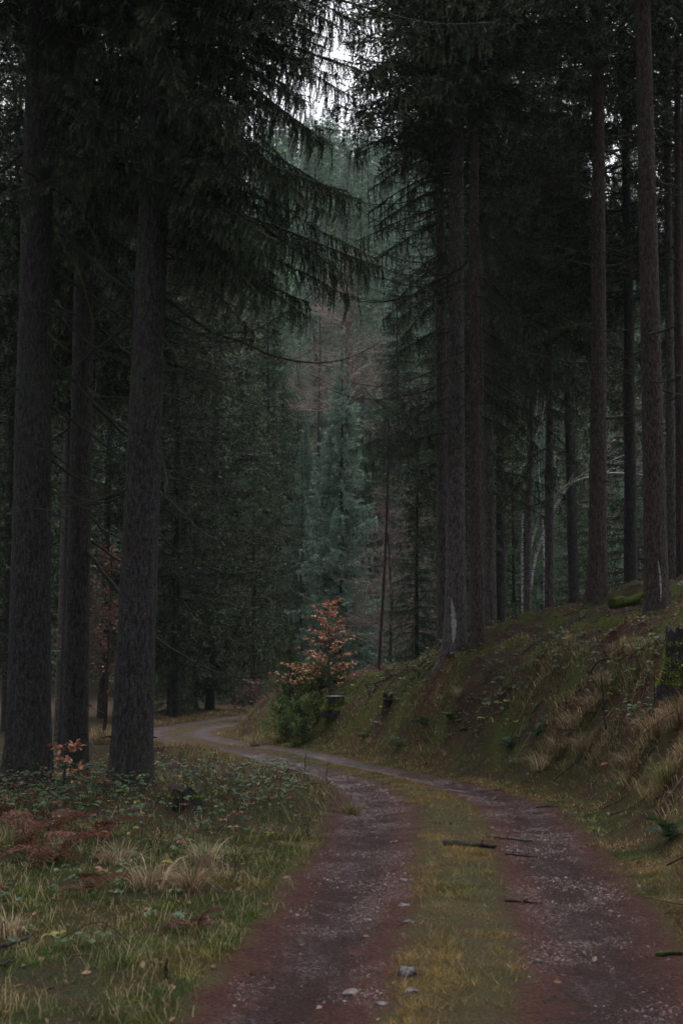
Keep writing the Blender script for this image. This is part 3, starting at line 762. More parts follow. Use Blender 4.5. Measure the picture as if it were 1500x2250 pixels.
bg_spruce('dark spruce crown hanging left of the reddish crest trunk', 1262, 46, CROWN_DARK, TRUNK_BG[1], 1.1, .6)
bg_spruce('thin-crowned spruce reaching into the gap just left of the scarred trunk', 1000, 43, C0, TRUNK_BG[0], .9, 2.6)
bg_spruce('black-green spruce behind the thick rough left trunk, hanging over the bend', 305, 30, CROWN_DARK, TRUNK_BG[1], .96, 2.0)
bg_spruce('dark spruce crown over the gap between the left foreground trunks', 150, 30.5, CROWN_DARK, TRUNK_BG[0], 1.0, 4.1)
bg_spruce('dark spruce crown above the left picture edge', 40, 29, CROWN_DARK, TRUNK_BG[1], .95, 5.3)
g = R(170)
def scatter(label, group, n, x0, x1, y0, y1, crowns, trunks, s0, s1, dmin, skip):
    pts = []; tries = 0
    while len(pts) < n and tries < 4000:
        tries += 1
        Y = g.uniform(y0, y1); px = g.uniform(x0, x1); x = X(px, Y)
        if skip(px, x, Y) or any((x - a) ** 2 + (Y - b) ** 2 < dmin ** 2 for a, b in pts): continue
        pts.append((x, Y))
        bg_spruce(label, 0, Y, crowns[int(g.integers(0, len(crowns)))], trunks[int(g.integers(0, len(trunks)))], g.uniform(s0, s1), g.uniform(0, 6.28), group, x)
gapf = lambda px, x, Y: 610 < px < 985
scatter('dark spruce in the dense wood behind the left foreground trunks', 'spruces of the left wood', 26, -250, 640, 62, 96, [C1, F[0], F[1], C2], TRUNK_BG, .85, 1.1, 2.6, gapf)
scatter('dark spruce in the dense wood behind the right bank trunks', 'spruces of the right wood', 24, 940, 1750, 64, 96, [C1, F[0], F[1], C2], TRUNK_BG, .85, 1.1, 2.6, gapf)
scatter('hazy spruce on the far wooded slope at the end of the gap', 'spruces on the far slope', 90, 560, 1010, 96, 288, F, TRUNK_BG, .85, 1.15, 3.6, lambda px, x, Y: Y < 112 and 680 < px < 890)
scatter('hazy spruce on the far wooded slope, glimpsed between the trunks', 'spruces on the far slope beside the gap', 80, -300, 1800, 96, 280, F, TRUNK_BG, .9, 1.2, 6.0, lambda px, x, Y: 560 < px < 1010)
scatter('small pale spruce on the lower slope at the end of the gap', 'small spruces at the end of the gap', 22, 620, 985, 66, 96, [N13, N15], TRUNK_SMALL, .45, .8, 2.2, lambda px, x, Y: abs(px - 752) < 40 and Y < 72)
# trees that stand beside the camera and shade it
for k, (x, Y) in enumerate([(-7.5, 12), (-9, 21), (-6.5, 4), (-10, 28), (-5.5, -5), (-9, -2), (7.5, 12), (9, 19), (10.5, 27), (8, 4), (6, -4), (10, -1), (-4.5, -12), (4, -13), (-12, 9), (13, 9), (-13, 17), (13, 16)]):
    t = thing('spruce_tree', 'spruce of the surrounding wood beside the track, outside the picture', 'tree', (x, Y, height(x, Y) - .05), k * 1.3, 'spruces of the surrounding wood')
    link('trunk', TRUNK_BG[k % 2], t); link('crown', CROWN_HIGH[k % 2], t)

# ------------------------------------------------------------------ bare broadleaf trees
def bare_tree(name, label, px, Y, H, seed, col, lean=0.0, spread=.5, trunk_r=.09, n=46, twig_r=.006, leafcol=None, group=None, leaf_n=0, z0=.15, mt_tr=None):
    g = R(seed); x = X(px, Y)
    t = thing(name, label, 'tree', (x, Y, height(x, Y) - .05), 0, group)
    zz = np.linspace(0, 1, 16); tp = np.stack([lean * H * zz ** 1.3 + np.cumsum(g.normal(0, .02, 16)), np.cumsum(g.normal(0, .02, 16)), H * zz], 1)
    m = MB(); m.add(*tube(tp, trunk_r * (1 - .9 * zz) + .008, 8), np.array(col) * .45); m.build('trunk', mt_tr or M_TWIG, t, True)
    m = MB(); lf = []
    for k in range(n):
        q = g.uniform(z0, .98); p = np.array([np.interp(q, zz, tp[:, j]) for j in range(3)])
        a = g.uniform(0, 6.28); l = H * spread * (1.05 - q) * g.uniform(.5, 1.1) + .3
        d = np.array([math.cos(a), math.sin(a), g.uniform(.2, .9)]); s = np.linspace(0, 1, 7)[:, None]
        pa = p + d * s * l + np.cumsum(g.normal(0, .03, (7, 3)), 0) * l * .4 * s - np.array([0, 0, 1]) * s ** 2 * l * .25
        m.add(*tube(pa, np.linspace(.018, .006, 7) * (trunk_r / .09), 4), col)
        for j in range(14):
            i = int(g.integers(1, 7)); d2 = d * .6 + g.normal(0, .6, 3); l2 = l * g.uniform(.12, .4); pb = pa[i] + d2 * np.linspace(0, 1, 4)[:, None] * l2 + np.cumsum(g.normal(0, .02, (4, 3)), 0)
            m.add(*tube(pb, np.linspace(twig_r, .003, 4), 3), np.array(col) * g.uniform(.8, 1.3))
            for w in range(4):
                pc = pb[int(g.integers(1, 4))]; d3 = d2 + g.normal(0, .6, 3); pd = pc + d3 * np.linspace(0, 1, 3)[:, None] * l2 * .6
                m.add(*tube(pd, [twig_r * .7, .003, .002], 3), np.array(col) * g.uniform(.8, 1.4)); lf.append(pd[1:])
    m.build('crown', M_TWIG, t)
    if leaf_n:
        lf = np.concatenate(lf); q = lf[g.integers(0, len(lf), leaf_n)] + g.normal(0, .03, (leaf_n, 3)); m = MB()
        add_leaves(m, q, g.normal(size=(leaf_n, 3)) + [0, 0, .5], .09, .055, g, np.array(leafcol) * g.uniform(.6, 1.35, (leaf_n, 1)))
        tag(m.build('leaves', M_LEAF, t), kind='stuff')
    return t

LEAF_V = np.array([[0, 0, 0], [.32, .5, .10], [.72, .38, .08], [1, 0, -.05], [.72, -.38, .08], [.32, -.5, .10], [.5, 0, -.02]])
LEAF_F = np.array([[0, 6, 1], [1, 6, 2], [2, 6, 3], [3, 6, 4], [4, 6, 5], [5, 6, 0]])
LEAF_V4 = np.array([[0, 0, 0], [.45, .5, .12], [1, 0, 0], [.45, -.5, .12]]); LEAF_F4 = np.array([[0, 2, 1], [0, 3, 2]])
def frames(dirs, up):
    x = dirs / (np.linalg.norm(dirs, axis=1, keepdims=True) + 1e-9)
    y = np.cross(up, x); y /= np.linalg.norm(y, axis=1, keepdims=True) + 1e-9
    return x, y, np.cross(x, y)
def add_leaves(m, pos, dirs, ln, wd, g, cols, up=None, simple=True):
    n = len(pos); up = g.normal(0, .45, (n, 3)) + [0, 0, 1] if up is None else up
    x, y, z = frames(np.asarray(dirs, float), up)
    V, Fc = (LEAF_V4, LEAF_F4) if simple else (LEAF_V, LEAF_F)
    L = np.asarray(ln * g.uniform(.65, 1.2, n))[:, None, None]; W = L * (wd / ln)
    v = pos[:, None] + V[None, :, 0:1] * L * x[:, None] + V[None, :, 1:2] * W * y[:, None] + V[None, :, 2:3] * L * z[:, None]
    f = (Fc[None] + (np.arange(n) * len(V))[:, None, None]).reshape(-1, 3)
    m.add(v.reshape(-1, 3), f, np.repeat(cols, len(V), 0))

bare_tree('larch_tree', 'bare brownish larch rising high at the end of the gap', 765, 78, 21, 200, (.22, .17, .15), 0, .24, .2, 80, .012, z0=.5)
bare_tree('larch_tree', 'smaller bare greyish larch beside the high brown one', 700, 82, 18, 201, (.20, .17, .15), 0, .22, .18, 60, .012, z0=.5)
bare_tree('beech_tree', 'bare brownish beech right of the slender bare stem', 905, 52, 8.5, 202, (.17, .125, .115), .02, .3, .09, 70, .007)
bare_tree('beech_tree', 'bare brown beech thicket stem just behind the slender bare stem', 858, 47, 6.0, 203, (.15, .12, .11), -.02, .32, .06, 60, .006)
bare_tree('beech_tree', 'beech with faded red leaves between the two big right trunks', 1400, 55, 12.5, 204, (.12, .09, .085), 0, .3, .1, 50, .007, (.20, .075, .06), leaf_n=2500)
bare_tree('beech_tree', 'reddish young beech in the gap left of the thick rough left trunk', 228, 33, 4.6, 205, (.10, .07, .06), 0, .3, .04, 36, .004, (.17, .055, .04), leaf_n=900)
bare_tree('bush', 'small red-leaved bush beside the far end of the track', 556, 44.5, 1.2, 206, (.08, .06, .05), 0, .45, .018, 20, .004, (.16, .058, .042), leaf_n=200)
# white birch stems, leaning
def birch():
    m_, nt, b = mat('birch_bark'); v = coords(nt, (1, 1, 4))
    c = ramp(nt, noise(nt, v, 6, 4, .7), [(.42, (.05, .05, .05)), (.54, (.36, .36, .36))]); nt.links.new(c, b.inputs['Base Color']); b.inputs['Roughness'].default_value = .5
    return m_
M_BIRCH = birch()
def stem_tree(label, base, pts, r, seed):
    g = R(seed); p0 = np.array(base); t = thing('birch_tree', label, 'tree', p0)
    pa = smooth_path(np.array(pts) - p0, 26); tt = np.linspace(0, 1, 26)
    pa[2:] += np.cumsum(g.normal(0, .006, (24, 3)), 0)
    m = MB(); m.add(*tube(pa, r * (1 - .75 * tt), 7)); m.build('trunk', M_BIRCH, t, True)
    for k in range(9):
        q = int(g.integers(8, 25)); d = (pa[q] - pa[q - 2]); d /= np.linalg.norm(d); d = d + g.normal(0, .3, 3); l = g.uniform(.5, 1.4)
        pb = pa[q] + d * np.linspace(0, 1, 7)[:, None] * l + np.cumsum(g.normal(0, .03, (7, 3)), 0)
        m = MB(); m.add(*tube(pb, np.linspace(r * .25, .003, 7), 5)); m.build('branch', M_BIRCH, t, True)
def gpt(px, Y): x = X(px, Y); return (x, Y, height(x, Y))
stem_tree('white birch stem rising behind the bent thin spruce', gpt(1150, 39), [gpt(1150, 39), P(1148, 1180, 39), P(1160, 1020, 39), P(1175, 930, 39), P(1185, 820, 39), P(1200, 700, 39)], .055, 210)
stem_tree('white birch leaning to the right behind the reddish crest trunk', gpt(1150, 40.5), [gpt(1150, 40.5), P(1165, 1200, 40.5), P(1215, 1095, 40.5), P(1265, 1050, 40.5), P(1320, 1020, 40.5), P(1400, 985, 40)], .042, 211)
stem_tree('white birch bough stretched almost level between the two big right trunks', gpt(1150, 41.5), [gpt(1150, 41.5), P(1175, 1220, 41.5), P(1240, 1075, 41.5), P(1300, 1045, 41.5), P(1345, 1037, 41.5), P(1410, 1040, 41.5)], .05, 212)
stem_tree('thin white birch stem left of the grey lone spruce', gpt(1200, 42.5), [gpt(1200, 42.5), P(1190, 1150, 42.5), P(1182, 1000, 42.5), P(1195, 880, 42.5), P(1215, 780, 42.5)], .045, 213)

# ------------------------------------------------------------------ beech saplings with copper leaves
def leaf_mesh(name, ln, wd, col):
    m = MB(); v = LEAF_V * [ln, wd, ln]; m.add(v, LEAF_F, col); return m.mesh(name, M_LEAF)
COPPER = [(.42, .165, .09), (.54, .27, .17), (.24, .075, .042), (.46, .19, .115), (.62, .36, .25)]
LEAVES = [leaf_mesh('leaf', .075, .046, c) for c in COPPER]
def sapling(label, base, H, branches, seed, leaf_s=1.0, maxleaf=290, name='beech_sapling', per=14):
    g = R(seed); t = thing(name, label, 'sapling', base)
    zz = np.linspace(0, 1, 14); tp = np.stack([np.cumsum(g.normal(0, .012, 14)), np.cumsum(g.normal(0, .012, 14)), -.05 + (H + .05) * zz], 1)
    m = MB(); m.add(*tube(tp, .018 * (1 - .85 * zz) + .003, 7), (.06, .05, .045)); m.build('trunk', M_TWIG, t, True)
    spots = []
    for (q, az, l, rise) in branches:
        p = np.array([np.interp(q, zz, tp[:, j]) for j in range(3)]); a = math.radians(az)
        s = np.linspace(0, 1, 9)[:, None]; d = np.array([math.cos(a), math.sin(a), rise])
        pa = p + d * s * l + np.cumsum(g.normal(0, .012, (9, 3)), 0) * s
        mine = []; m = MB(); m.add(*tube(pa, np.linspace(.007, .002, 9), 5), (.06, .045, .04))
        for k in range(5):
            i = 2 + k; d2 = np.array([math.cos(a + (.8 if k % 2 else -.8)), math.sin(a + (.8 if k % 2 else -.8)), rise * .6 + g.normal(0, .1)]); l2 = l * .28 * g.uniform(.6, 1.1)
            pb = pa[i] + d2 * np.linspace(0, 1, 5)[:, None] * l2
            m.add(*tube(pb, np.linspace(.003, .0015, 5), 3), (.06, .045, .04))
            mine += [(pb[int(g.integers(1, 5))], d2) for _ in range(4)]
        br = m.build('branch', M_TWIG, t, True)
        spots += [(p_, d_, br) for p_, d_ in mine] + [(pa[int(g.integers(2, 9))], d, br) for _ in range(int(per))]
    spots = [spots[i] for i in g.permutation(len(spots))]
    st = MB()
    for k, (p, d, br) in enumerate(spots):
        dd = np.array(d) + g.normal(0, .5, 3) + [0, 0, -.35]; up = Vector(g.normal(0, .5, 3) + [0, -.25, 1])
        xx = Vector(dd).normalized(); yy = up.cross(xx).normalized(); z_ = xx.cross(yy)
        pp = p + g.normal(0, .012, 3)
        if k < maxleaf:
            mw = Matrix((xx, yy, z_)).transposed().to_4x4(); mw.translation = Vector(pp)
            link('leaf', LEAVES[int(g.integers(0, 5))], br, mw @ Matrix.Scale(leaf_s * g.uniform(.7, 1.15), 4))
        else:
            add_leaves(st, pp[None], dd[None], .085 * leaf_s, .052 * leaf_s, g, np.array(COPPER[int(g.integers(0, 5))])[None])
    if st.n: tag(st.build('leaves', M_LEAF, t), kind='stuff')
    return t
bx, by = X(722, 34.2), 34.2
g = R(220)
brs = []
for k in range(30):
    q = .14 + .84 * k / 29; az = k * 137.5 + g.normal(0, 12); l = (1.0 - .80 * q) * 1.02 * g.uniform(.75, 1.1); brs.append((q, az, l * 1.12, .08 + .45 * q))
brs += [(.12, 182, 1.35, .16), (.10, 170, 1.2, .02), (.16, 188, 1.1, .3), (.08, 2, .62, .1), (.2, 176, .9, .28)]
sapling('copper-leaved beech sapling above the track bend, glowing in front of the dark wood', (bx, by, height(bx, by) + .02), 2.05, brs, 221, 1.0, per=24)
b2 = np.array(hit(150, 1722)); 
sapling('small beech shoot with orange leaves between the two leftmost trunks', (X(150, 17.4), 17.4, height(X(150, 17.4), 17.4)), .62,
        [(.98, 60, .1, .5), (.9, 150, .14, .35), (.85, 10, .24, .45), (.7, 190, .16, .2), (.5, 350, .22, .3), (.45, 160, .15, .1), (.3, 20, .2, .1), (.75, 280, .14, .3)], 223, .9, 60, per=3)

# ------------------------------------------------------------------ young spruces by the stump
YOUNG = [crown_mesh('crown', .62, .03, .75, 230, 'young', hang=.15, power=.6, bright=1.9, whorl=.075, step=.03, tint=(1.05, 1.12, .68)), crown_mesh('crown', 2.0, .1, .75, 231, 'young', hang=.2, power=.8, bright=1.4, whorl=.1, tint=(1.0, 1.08, .75))]
TRUNK_Y = trunk_mesh('trunk', 1.9, .02, .004, 232, M_BARK, .1, 7, .2, 1.5, .01)[0]
TRUNK_Y1 = trunk_mesh('trunk', .58, .015, .004, 233, M_BARK, .1, 7, .2, .5, .01)[0]
for (px, Y, k, s, lab) in [(690, 33.4, 0, .95, 'bushy bright green young spruce hard against the cut stump'), (655, 34.0, 0, 1.0, 'bushy young spruce in the middle of the thicket left of the stump'),
                           (618, 35.0, 0, 1.1, 'dark bushy young spruce at the left end of the thicket'), (664, 32.6, 0, .85, 'low bright green young spruce at the front of the thicket'), (628, 33.6, 0, .9, 'low young spruce at the front left corner of the thicket'), (638, 36.0, 1, 1.0, 'slim young spruce with a pointed tip rising out of the thicket'),
                           (705, 35.0, 0, 1.2, 'young spruce behind the stump under the copper sapling'), (748, 35.0, 0, .9, 'young spruce right behind the cut stump'), (672, 36.2, 0, 1.3, 'young spruce at the back of the thicket under the copper leaves')]:
    x = X(px, Y); t = thing('young_spruce', lab, 'tree', (x, Y, height(x, Y) - .03), px * .7, 'young spruces of the thicket', s)
    link('trunk', TRUNK_Y if k else TRUNK_Y1, t); link('crown', YOUNG[k], t)

# ------------------------------------------------------------------ stumps
def stump(label, px, py, r, h, seed, moss='top', flare=.5, cut=True, Y=None, lean=0.0):
    p = hit(px, py) if Y is None else np.array([X(px, Y), Y, height(X(px, Y), Y)])
    g = R(seed); t = thing('tree_stump', label, 'stump', p, g.uniform(0, 6), None, 1.0, lean)
    n = 26; th = np.linspace(0, 2 * np.pi, n, endpoint=False); zs = np.linspace(-.18, h, 12)
    Z, T = np.meshgrid(zs, th, indexing='ij')
    rr = r * (1 + flare * np.exp(-np.clip(Z + .05, 0, None) / (h * .35)) * (.6 + .4 * np.cos(5 * T + seed)) + .10 * (vn(T * 3 + seed, Z * 4, .5, 62) - .5) * 2)
    top = (0 if cut else 1) * .12 * (vn(T * 2 + seed, Z, .4, 63) - .3) * (Z / h).clip(0, 1)
    v = np.stack([rr * np.cos(T), rr * np.sin(T), Z + top], -1).reshape(-1, 3)
    i, j = np.meshgrid(np.arange(11), np.arange(n), indexing='ij'); j2 = (j + 1) % n
    a, b, c, d = i * n + j, i * n + j2, (i + 1) * n + j2, (i + 1) * n + j
    m = MB(); m.add(v, np.concatenate([np.stack([a, b, c], -1).reshape(-1, 3), np.stack([a, c, d], -1).reshape(-1, 3)])); wood = m.build('stump_wood', M_BARK, t, True)
    ring = v.reshape(12, n, 3)[-1]; m = MB(); cen = ring.mean(0) + [0, 0, .003]
    vv = np.vstack([ring + [0, 0, .002], cen[None]]); k = np.arange(n); m.add(vv, np.stack([np.full(n, n), k, (k + 1) % n], 1)); m.build('cut_face', M_CUT if cut else M_DEAD, wood)
    m = MB()   # moss: a short dense fuzz
    nf = 2600; a_ = g.uniform(0, 6.28, nf)
    if moss == 'top':
        ra = r * np.sqrt(g.random(nf)) * 1.04; c0 = np.stack([ra * np.cos(a_), ra * np.sin(a_), h + .035 * (fbm(ra * np.cos(a_), ra * np.sin(a_), .08, 140) - .2) - .06 * (ra / r) ** 4], 1); nv = np.stack([.4 * np.cos(a_) * ra / r, .4 * np.sin(a_) * ra / r, np.ones(nf)], 1)
    else:
        zq = h * .8 * g.random(nf) ** 1.6; ra = r * (1.02 + flare * np.exp(-zq / (h * .35)) * (.6 + .4 * np.cos(5 * a_ + seed))); c0 = np.stack([ra * np.cos(a_), ra * np.sin(a_), zq], 1); nv = np.stack([np.cos(a_), np.sin(a_), np.full(nf, .7)], 1)
        ok = fbm(a_ * .15 + seed, zq, .18, 142) > .42; c0, nv = c0[ok], nv[ok]; nf = len(c0)
    needles(m, c0, nv / np.linalg.norm(nv, axis=1, keepdims=True), .030, .016, g, np.array([.19, .24, .035]) * np.exp(g.normal(0, .4, (nf, 1))), .7)
    tag(m.build('moss', M_GRASS, wood), kind='stuff')
    return t
stump('wide cut stump with a pale wet top on the left end of the bank', 735, 1520, .20, .30, 240, 'side', .9, True, 32.6)
stump('small rotten stump with a bright moss cap on the bank', 852, 1556, .10, .22, 241, 'top', .3, False)
stump('low mossy rotten stump among the brambles beside the left trunks', 408, 1782, .17, .20, 242, 'top', .5, False)
stump('dark broken stump cut by the right picture edge on the bank', 1496, 1505, .16, .62, 243, 'side', .9, False)

# ------------------------------------------------------------------ fallen branches, logs, stones
def stick(label, a, b, r, seed, name='fallen_branch', twigs=4, mt=None, sag=0.0, lift=.02, cat='branch'):
    g = R(seed); a = np.array(hit(*a)) + [0, 0, lift]; b = np.array(hit(*b)) + [0, 0, lift]
    n = 12; s = np.linspace(0, 1, n)[:, None]; pa = a * (1 - s) + b * s
    ht = height(pa[:, 0], pa[:, 1]) + r * .7; pa[:, 2] = np.maximum(pa[:, 2] * .5 + ht * .5, ht); l = np.linalg.norm(b - a)
    pa = pa + np.cumsum(g.normal(0, .012 * l ** .5, (n, 3)), 0) * [1, 1, .3]
    t = thing(name, label, cat, a)
    m = MB(); m.add(*tube(pa - a, r * (1 - .6 * s[:, 0]) * (1 + .15 * g.normal(size=n)), 8)); stem = m.build('stem', mt or M_DEAD, t, True)
    for k in range(twigs):
        i = int(g.integers(2, n - 1)); d = (b - a) / l * .7 + g.normal(0, .5, 3) + [0, 0, .25]; l2 = l * g.uniform(.1, .3)
        pb = pa[i] - a + d * np.linspace(0, 1, 5)[:, None] * l2 + np.cumsum(g.normal(0, .01, (5, 3)), 0)
        m = MB(); m.add(*tube(pb, np.linspace(r * .4, .002, 5), 5)); m.build('twig', mt or M_DEAD, stem, True)
    return t
stick('short dark mossy log lying across the grass strip of the track', (975, 1860), (1098, 1868), .034, 250, 'log', 1, M_DEAD, cat='log')
stick('dark stick across the right wheel track, just behind the mossy log', (1068, 1842), (1170, 1852), .012, 251, twigs=3)
stick('thin twig continuing right of the log in the wheel track', (1110, 1880), (1180, 1886), .008, 252, twigs=2)
stick('bent dark stick on the right edge of the grass strip', (1108, 1985), (1182, 1988), .013, 253, twigs=1)
stick('long thin twig lying on the verge right of the track', (1270, 1958), (1440, 1962), .007, 254, twigs=3)
stick('dark mossy branch end at the right edge of the track', (1440, 2104), (1530, 2106), .018, 255, twigs=1, mt=M_DEAD_MOSSY)
stick('dark twig reaching out of the right verge onto the track', (1175, 1778), (1225, 1774), .01, 256, twigs=3)
stick('long bare branch running up the bank past the cut stump', (700, 1568), (800, 1495), .016, 257, lift=.08)
stick('long branch in the brushwood above the mossy stump', (800, 1510), (950, 1458), .018, 258, lift=.1)
stick('pale weathered branch piece on the bank above the mossy stump', (870, 1512), (915, 1524), .022, 259, twigs=0, lift=.06)
stick('branch of the brushwood heap at the foot of the scarred spruce', (900, 1500), (1035, 1442), .018, 260, lift=.12)
stick('thin branch of the brushwood heap crossing the thicker ones', (850, 1468), (985, 1490), .012, 261, lift=.1)
stick('forked branch lying in the brushwood left of the scarred spruce', (880, 1482), (1000, 1478), .014, 262, lift=.15, twigs=7)
stick('long thin branch slanting down the bank from the reddish crest trunk', (1285, 1390), (1370, 1450), .014, 263, lift=.06)
stick('long pale branch lying level on the bank below the largest right trunk', (1345, 1448), (1500, 1430), .012, 264, lift=.06)
stick('dark branch lying on the needle floor above the grass tussocks', (1290, 1480), (1420, 1452), .018, 265, lift=.05)
stick('broken branch sticking up beside the reddish crest trunk', (1255, 1378), (1290, 1345), .018, 266, lift=.14, twigs=7)
stick('dark rotten branch half sunk in the middle of the bank', (1010, 1605), (1080, 1575), .02, 267)
stick('curved dark root branch on the mossy foot of the bank', (705, 1640), (745, 1605), .016, 268)
stick('thick mossy fallen trunk lying on the crest between the two big right trunks', (1345, 1338), (1425, 1312), .11, 272, 'log', 1, M_MOSS, lift=.05, cat='log')
stick('dark twig bundle at the left edge of the foreground grass', (-15, 2105), (42, 2080), .02, 269, lift=.08)
stick('thin dark twig crossing below the bundle at the left edge', (-10, 2140), (36, 2122), .012, 270, lift=.06)
stick('fallen branch in the brambles near the thick rough left trunk', (350, 1765), (470, 1740), .012, 271, lift=.1)
def upright(label, px, py, h, r, seed, lean=.03, twigs=3, name='dead_stem'):
    p = hit(px, py); g = R(seed); t = thing(name, label, 'plant', p)
    s = np.linspace(0, 1, 9); pa = np.stack([lean * s * h, 0 * s, -.03 + h * s], 1) + np.cumsum(g.normal(0, .006, (9, 3)), 0)
    m = MB(); m.add(*tube(pa, r * (1 - .5 * s), 6)); stem = m.build('stem', M_DEAD, t, True)
    for k in range(twigs):
        i = int(g.integers(2, 8)); a = g.uniform(0, 6.28); pb = pa[i] + np.array([math.cos(a), math.sin(a), .6]) * np.linspace(0, 1, 4)[:, None] * h * g.uniform(.12, .3)
        m = MB(); m.add(*tube(pb, np.linspace(r * .5, .0015, 4), 4)); m.build('twig', M_DEAD, stem, True)
upright('dark dead stem standing upright in the tall bank grass', 1330, 1606, .80, .015, 280, -.06, 2)
upright('shorter dead stem on the bank, left of the upright one', 1237, 1585, .40, .011, 281)
upright('dead stem on the bank between the dark stem and the broken stump', 1436, 1560, .45, .010, 282)
upright('dark branched weed stalk at the left edge of the track bend', 668, 1712, .42, .008, 283, .05, 8)
upright('second dark weed stalk beside the left wheel track', 716, 1735, .38, .007, 284, .08, 5)
upright('dark curled stalk in the grass left of the track', 676, 1850, .22, .009, 285, -.1, 2)
upright('small dark broken stalk in the front left grass', 362, 2150, .12, .012, 286, 0, 0)
upright('dry branched weed stalk at the left foot of the scarred spruce', 890, 1455, .62, .006, 289, .05, 9)
upright('second dry weed stalk at the left foot of the scarred spruce', 912, 1450, .55, .006, 290, -.05, 8)
upright('tall thin stalk among the brambles left of the track', 350, 1905, .42, .004, 287, .02, 3)
upright('thin stalk in front of the low mossy stump', 515, 1925, .40, .004, 288, .01, 3)

def rock(label, px, py, s, seed, sq=.55, col=(1, 1, 1)):
    g = R(seed); p = hit(px, py); m = MB()
    u, w = np.meshgrid(np.linspace(0, np.pi, 7), np.linspace(0, 2 * np.pi, 10, endpoint=False), indexing='ij')
    v = np.stack([np.sin(u) * np.cos(w), np.sin(u) * np.sin(w) * .75, np.cos(u) * sq], -1)
    v = v * (1 + .45 * (vn(v[..., 0] * 2 + seed, v[..., 1] * 2 + v[..., 2] * 1.7, .8, 64) - .5))[..., None]
    v = v + .10 * R(seed + 1).normal(size=v.shape) * (np.sin(u) > .2)[..., None]
    v = (np.sign(v) * np.abs(v) ** .8).reshape(-1, 3) * s
    i, j = np.meshgrid(np.arange(6), np.arange(10), indexing='ij'); j2 = (j + 1) % 10; a, b, c, d = i * 10 + j, i * 10 + j2, (i + 1) * 10 + j2, (i + 1) * 10 + j
    m.add(v, np.concatenate([np.stack([a, c, b], -1).reshape(-1, 3), np.stack([a, d, c], -1).reshape(-1, 3)]), col)
    o = m.build('stone', M_STONE); o.location = (p[0], p[1], p[2] + s * sq * .18); o.rotation_euler = (0, 0, seed * 1.7)
    tag(o, label, 'stone', 'stones on the track')
rock('rounded dark stone on the left edge of the grass strip, near the bottom', 895, 2146, .062, 290, .6, (.5, .5, .5))
rock('flat pale stone below the rounded dark one', 905, 2185, .05, 291, .3, (.62, .58, .58))
rock('flat grey stone where the left wheel track meets the grass', 898, 2030, .045, 292, .3, (.5, .46, .46))
rock('dark angular stone on the red needles left of the grass strip', 886, 1938, .045, 293, .45, (.6, .55, .55))
rock('dark stone low in the grass strip beside the left wheel track', 888, 1994, .05, 294, .4, (.5, .4, .4))
rock('pale stone in the left wheel track', 808, 2027, .035, 295, .35, (.62, .58, .58))
rock('small dark round stone in the right wheel track', 1181, 2118, .028, 296, .75, (.45, .45, .45))
rock('dark stone on the inner edge of the right wheel track, higher up', 1078, 1822, .035, 297, .5, (.45, .45, .45))
rock('flat stone in the left wheel track near the grass', 865, 1852, .05, 298, .22, (.55, .51, .51))
rock('flat stone at the very bottom left of the grass strip', 838, 2208, .04, 299, .3, (.5, .46, .46))
rock('pale slab stone at the bottom of the left wheel track', 770, 2185, .06, 300, .2, (.55, .51, .51))
rock('small stone on the right rim of the track', 1340, 2008, .022, 301, .6, (.5, .5, .5))

# ------------------------------------------------------------------ ground cover (uncountable)
def in_view(x, y, mx=1.2):
    return (np.abs(x) < .252 * y + mx) & (y > 6.0)
def sample(n, x0, x1, y0, y1, g):
    return g.uniform(x0, x1, n), g.uniform(y0, y1, n)
def blades(m, x, y, hgt, wid, g, cols, lean=.5, seg=True, z=None):
    n = len(x); z = height(x, y) if z is None else z
    a = g.uniform(0, 6.28, n); dr = np.stack([np.cos(a), np.sin(a)], 1); ln = np.abs(g.normal(lean, .28, n))[:, None]
    sdv = np.stack([-dr[:, 1], dr[:, 0], 0 * a], 1); tw = g.uniform(0, 6.28, n)
    sdv = np.stack([np.cos(tw), np.sin(tw), 0 * tw], 1)
    b = np.stack([x, y, z - .005], 1); H = hgt[:, None]; W = wid[:, None] * .5
    mid = b + np.concatenate([dr * ln * H * .35, H * .62], 1); tip = b + np.concatenate([dr * ln * H * 1.05, H * (1 - .35 * ln.clip(0, 1.6))], 1)
    if seg:
        v = np.stack([b - sdv * W, b + sdv * W, mid + sdv * W * .75, mid - sdv * W * .75, tip], 1).reshape(-1, 3)
        f = (np.array([[0, 1, 2], [0, 2, 3], [3, 2, 4]])[None] + (np.arange(n) * 5)[:, None, None]).reshape(-1, 3); k = 5
    else:
        v = np.stack([b - sdv * W, b + sdv * W, tip], 1).reshape(-1, 3); f = np.arange(n * 3).reshape(-1, 3); k = 3
    m.add(v, f, np.repeat(cols, k, 0))
DRY, STRAW, GREEN, RUST = np.array([.20, .145, .065]), np.array([.34, .265, .16]), np.array([.075, .115, .035]), np.array([.15, .075, .035])
def gcol(x, y, g, dry, seed=0):
    n = len(x); w = np.clip((fbm(x, y, .7, 70 + seed) - .5) * 4 + dry + g.normal(0, .22, n), 0, 1)[:, None]
    c = GREEN * (1 - w) + DRY * w; s = (g.random(n) < .10 * dry + .03)[:, None]
    c = np.where(s, STRAW, c); r = (g.random(n) < .10)[:, None]; c = np.where(r, RUST, c)
    return c * np.exp(g.normal(0, .5, (n, 1))) * (.25 + 1.5 * fbm(x, y, .2, 77 + seed))[:, None]

